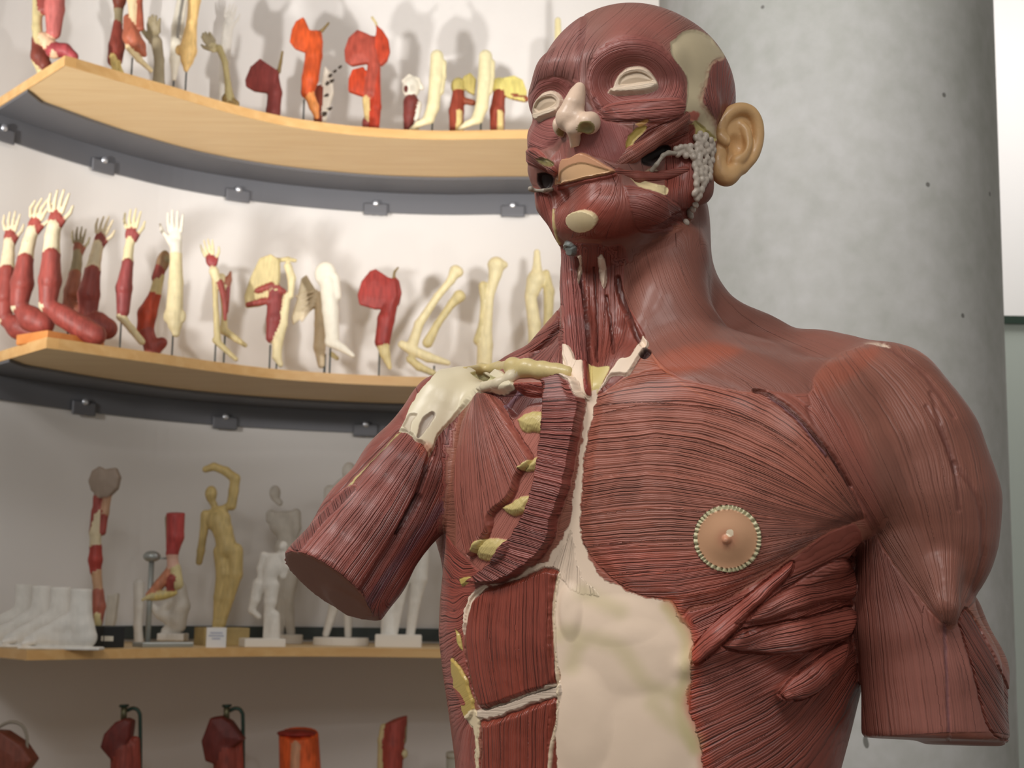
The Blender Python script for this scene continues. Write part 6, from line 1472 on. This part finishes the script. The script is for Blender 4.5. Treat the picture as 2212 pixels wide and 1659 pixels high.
figure('plaster_figure', 'white headless plaster man with bent waist in front of the taller grey-white figure', ymid(575, .16), (612, 1180), (606, 1195), ((570, 1200), (612, 1200)), ((566, 1262), (594, 1262)),
       [[(612, 1202, 7), (618, 1225, 7), (612, 1245, 6)], [(570, 1200, 7), (562, 1228, 6), (562, 1248, 5)]],
       [[(560, 1262, 12), (552, 1295, 10), (544, 1318, 7)], [(588, 1264, 13), (584, 1300, 11), (580, 1330, 8), (578, 1378, 10)], [(592, 1330, 10), (590, 1380, 12)], [(544, 1318, 6), (560, 1332, 5)]], srgb(230, 224, 214), (566, 88, 56, .026, mt_pl), rt=(16, 13, 14), hr=9)
figure('plaster_figure', 'grey-white armless figure on a round base behind the bent plaster man', ymid(618, .66), (594, 1064), (604, 1086), ((582, 1112), (640, 1108)), ((604, 1182), (644, 1178)),
       [[(640, 1108, 8), (642, 1140, 7), (636, 1160, 6)], [(586, 1112, 9), (584, 1122, 8)]],
       [[(612, 1180, 15), (612, 1240, 13), (606, 1300, 10), (604, 1370, 9)], [(640, 1180, 13), (632, 1240, 12), (622, 1290, 10), (628, 1370, 9)]], srgb(206, 200, 190), (620, 66, 50, .03, mt_pl, 0, None, True), rt=(20, 15, 17), hr=12)
def skel(it):
    it.c([(712, 1320, 10), (706, 1376, 9)], 'body', PLA)
figure('plaster_figure', 'white thin-legged figure on a round base, head showing above the cut arm stump', ymid(740, .4), (754, 1018), (752, 1042), ((712, 1060), (786, 1058)), ((726, 1190), (764, 1190)),
       [[(712, 1060, 10), (708, 1110, 8), (716, 1160, 7)], [(786, 1060, 9), (790, 1110, 8), (784, 1160, 7)]],
       [[(730, 1190, 15), (726, 1260, 13), (722, 1310, 9), (704, 1370, 7)], [(762, 1190, 15), (760, 1260, 12), (752, 1310, 8), (752, 1374, 7)]], srgb(222, 216, 206), (736, 118, 70, .026, mt_pl, 0, None, True), rt=(22, 16, 17), hr=15)
def trunk(it): it.c([(838, 1250, 15), (838, 1310, 14), (838, 1382, 16)], 'tree_stump', PLA)
figure('plaster_figure', 'white plaster man leaning on a stump, legs visible under the torso\'s arm stump', ymid(875, .25), (900, 1040), (896, 1066), ((868, 1092), (926, 1092)), ((874, 1196), (912, 1192)),
       [[(926, 1094, 9), (936, 1130, 8), (934, 1162, 8)], [(868, 1094, 9), (856, 1150, 8), (850, 1190, 7)]],
       [[(880, 1196, 16), (870, 1250, 15), (862, 1300, 10), (850, 1372, 8)], [(908, 1196, 16), (906, 1250, 14), (896, 1300, 10), (886, 1372, 9)]], srgb(228, 222, 212), (860, 98, 60, .040, mt_pl), rt=(22, 17, 20), hr=13, extra=trunk)
it = Item('plaster_cast', 'white plaster lump at the torso\'s side on the low shelf, mostly hidden', 'plaster cast', 3, ymid(975, .2), G3)
it.p([(956, 1386), (990, 1376), (1010, 1380), (1010, 1410), (956, 1410)], 18, 'cast', PLA, bulge=2); it.build(mat=mt_plast)
# printed card
cY = yfront(466) + .05; s_ = cY / FPX; c0 = PZ_y(466, ZS[3], cY)
card = empty('label_card', c0, 'small white printed card standing before the tan figurine', 'label')
slab('card', [(c0[0] - 21 * s_, c0[1]), (c0[0] + 21 * s_, c0[1]), (c0[0] + 21 * s_, c0[1] + .004), (c0[0] - 21 * s_, c0[1] + .004)], c0[2] + .0005, c0[2] + 43 * s_, plain_mat('card_white', srgb(236, 234, 232), .6), card)
ink = plain_mat('ink', srgb(176, 180, 196), .7)
for k_, (w_, z_) in enumerate(((13, 30), (16, 24), (9, 18))):
    slab('printed_line', [(c0[0] - w_ * s_, c0[1] - .0008), (c0[0] + w_ * s_, c0[1] - .0008), (c0[0] + w_ * s_, c0[1] + .001), (c0[0] - w_ * s_, c0[1] + .001)], c0[2] + z_ * s_, c0[2] + (z_ + 3) * s_, ink, card)

# ===== bottom shelf
YB4 = .35
it = Item('cut_head_model', 'dark brown cut anatomical model with a grey loop handle, at the bottom left corner', 'anatomical model', 4, ymid(80, YB4), G4)
it.p([(-40, 1580), (10, 1582), (50, 1606), (76, 1640), (60, 1664), (52, 1700), (-40, 1720)], 30, 'cut_block', srgb(120, 62, 46), bulge=4, rnd=6); it.c([(-10, 1700, 40), (0, 1760, 40)], 'lower_part', srgb(110, 52, 40))
r_ = it.build(); tube('handle', [P(a, b, it.Y) for a, b in spline([(-10, 1575), (20, 1560), (46, 1566), (58, 1590), (58, 1625)], 4)], 3.4 * it.Y / FPX, plain_mat('grey_handle', srgb(150, 140, 124), .5), r_)
mt_iron = plain_mat('green_iron', srgb(54, 72, 62), .4, .5)
for x, lab, lobeside in ((262, 'dark maroon cut head model hung from an iron bracket, left of its twin', 0), (484, 'dark maroon cut head model under an iron bracket, nearer the middle', 1)):
    it = Item('cut_head_model', lab, 'anatomical model', 4, ymid(x, YB4), G4); d = x - 262
    it.p([(252 + d, 1560), (272 + d, 1552), (286 + d, 1558), (284 + d, 1590), (270 + d, 1625), (250 + d, 1640), (224 + d, 1612), (230 + d, 1585)] if not lobeside else [(456 + 0, 1552), (480, 1548), (500, 1560), (528, 1596), (500, 1616), (480, 1650), (450, 1640), (440, 1600)], 24, 'cut_face', srgb(104, 42, 36), bulge=4, rnd=6)
    it.c([(266 + d, 1620, 26), (268 + d, 1680, 28), (270 + d, 1760, 34)], 'neck', srgb(132, 58, 46)); it.c([(292 + d, 1600, 10), (294 + d, 1700, 12)], 'neck', srgb(140, 60, 46))
    r_ = it.build()
    tube('bracket', [P(a + d, b, it.Y + .02) for a, b in spline([(272, 1536), (288, 1530), (300, 1538), (303, 1570), (303, 1760)], 4)], 4.0 * it.Y / FPX, mt_iron, r_)
    tube('screw_cap', [P(268 + d, 1522, it.Y + .01), P(268 + d, 1527, it.Y + .01)], 10 * it.Y / FPX, mt_iron, r_, 20); tube('clamp_body', [P(268 + d, 1526, it.Y + .01), P(267 + d, 1556, it.Y + .01)], 6.5 * it.Y / FPX, plain_mat('brass_clamp', srgb(110, 106, 80), .4, .6), r_, 14)
it = Item('thigh_model', 'orange-red cut thigh model with a flat dark red top', 'anatomical model', 4, ymid(645, YB4), G4)
it.S.cut = (P(641, 1584, it.Y), np.array([0, -.25, .97])); it.c([(644, 1560, 41), (650, 1700, 44), (650, 1790, 40)], 'thigh', srgb(222, 96, 46)); it.S.cut = None; it.c([(640, 1610, 10, -.055), (636, 1700, 10, -.06)], 'tendon', srgb(206, 150, 116), .002)
S_ = it.S; it.e(641, 1584, 42, 8, 'cut_top', srgb(150, 52, 44), rz=40, k=.001); it.build()
it = Item('knee_model', 'narrow red cut leg model with yellow bone edges', 'anatomical model', 4, ymid(848, YB4), G4)
it.S.cut = (P(852, 1556, it.Y), np.array([-.35, -.1, .93])); it.c([(858, 1540, 22), (850, 1610, 22), (848, 1680, 20), (850, 1790, 24)], 'leg_muscle', srgb(168, 76, 66)); it.S.cut = None; it.c([(828, 1570, 7), (824, 1600, 8), (822, 1680, 8)], 'bone_edge', srgb(206, 186, 136)); it.c([(874, 1556, 6), (872, 1600, 6)], 'bone_edge', OL); it.e(872, 1628, 9, 10, 'bone_edge', BO); it.build()
it = Item('lidded_jar', 'grey-white cylindrical jar half hidden by the torso\'s flank', 'jar', 4, ymid(990, .3), G4)
jy = it.Y; a = P(992, 1634, jy); R0 = 27 * jy / FPX
r_ = empty('lidded_jar', (a[0], a[1], ZS[4]), 'grey-white cylindrical jar half hidden by the torso\'s flank', 'jar')
mt_jar = plain_mat('jar_grey', srgb(190, 186, 170), .5)
tube('jar_body', [np.array([a[0], a[1], ZS[4]]), np.array([a[0], a[1], a[2] - .004])], R0, mt_jar, r_, 32); tube('lid', [np.array([a[0], a[1], a[2] - .004]), np.array([a[0], a[1], a[2] + .012]), np.array([a[0], a[1], a[2] + .014])], [R0 * 1.04, R0 * 1.04, R0 * .9], mt_jar, r_, 32)
# ===== showcase glimpsed right of the column
sy = 4.3; a = P(2196, 692, sy); s_ = sy / FPX
sc = empty('showcase', (a[0] + .3, sy, 0), 'pale showcase with a dark green top rail, glimpsed right of the column', 'showcase')
slab('panel', [(a[0] - .3, sy), (a[0] + .9, sy), (a[0] + .9, sy + .35), (a[0] - .3, sy + .35)], 0, a[2] - .012, plain_mat('pale_panel', srgb(196, 204, 194), .35), sc)
slab('top_rail', [(a[0] - .31, sy - .01), (a[0] + .91, sy - .01), (a[0] + .91, sy + .36), (a[0] - .31, sy + .36)], a[2] - .012, a[2] + .012, plain_mat('green_rail', srgb(52, 70, 58), .4), sc)
# ===== pedestal under the torso
pz = P(1390, 2150, 1.27)
slab('pedestal', [(pz[0] - .26, .99), (pz[0] + .26, .99), (pz[0] + .26, 1.51), (pz[0] - .26, 1.51)], 0, 1.0, plain_mat('pedestal_white', srgb(220, 218, 214), .6), bevel=.006)
tag(bpy.data.objects['pedestal'], 'white square pedestal carrying the flayed torso', 'pedestal')
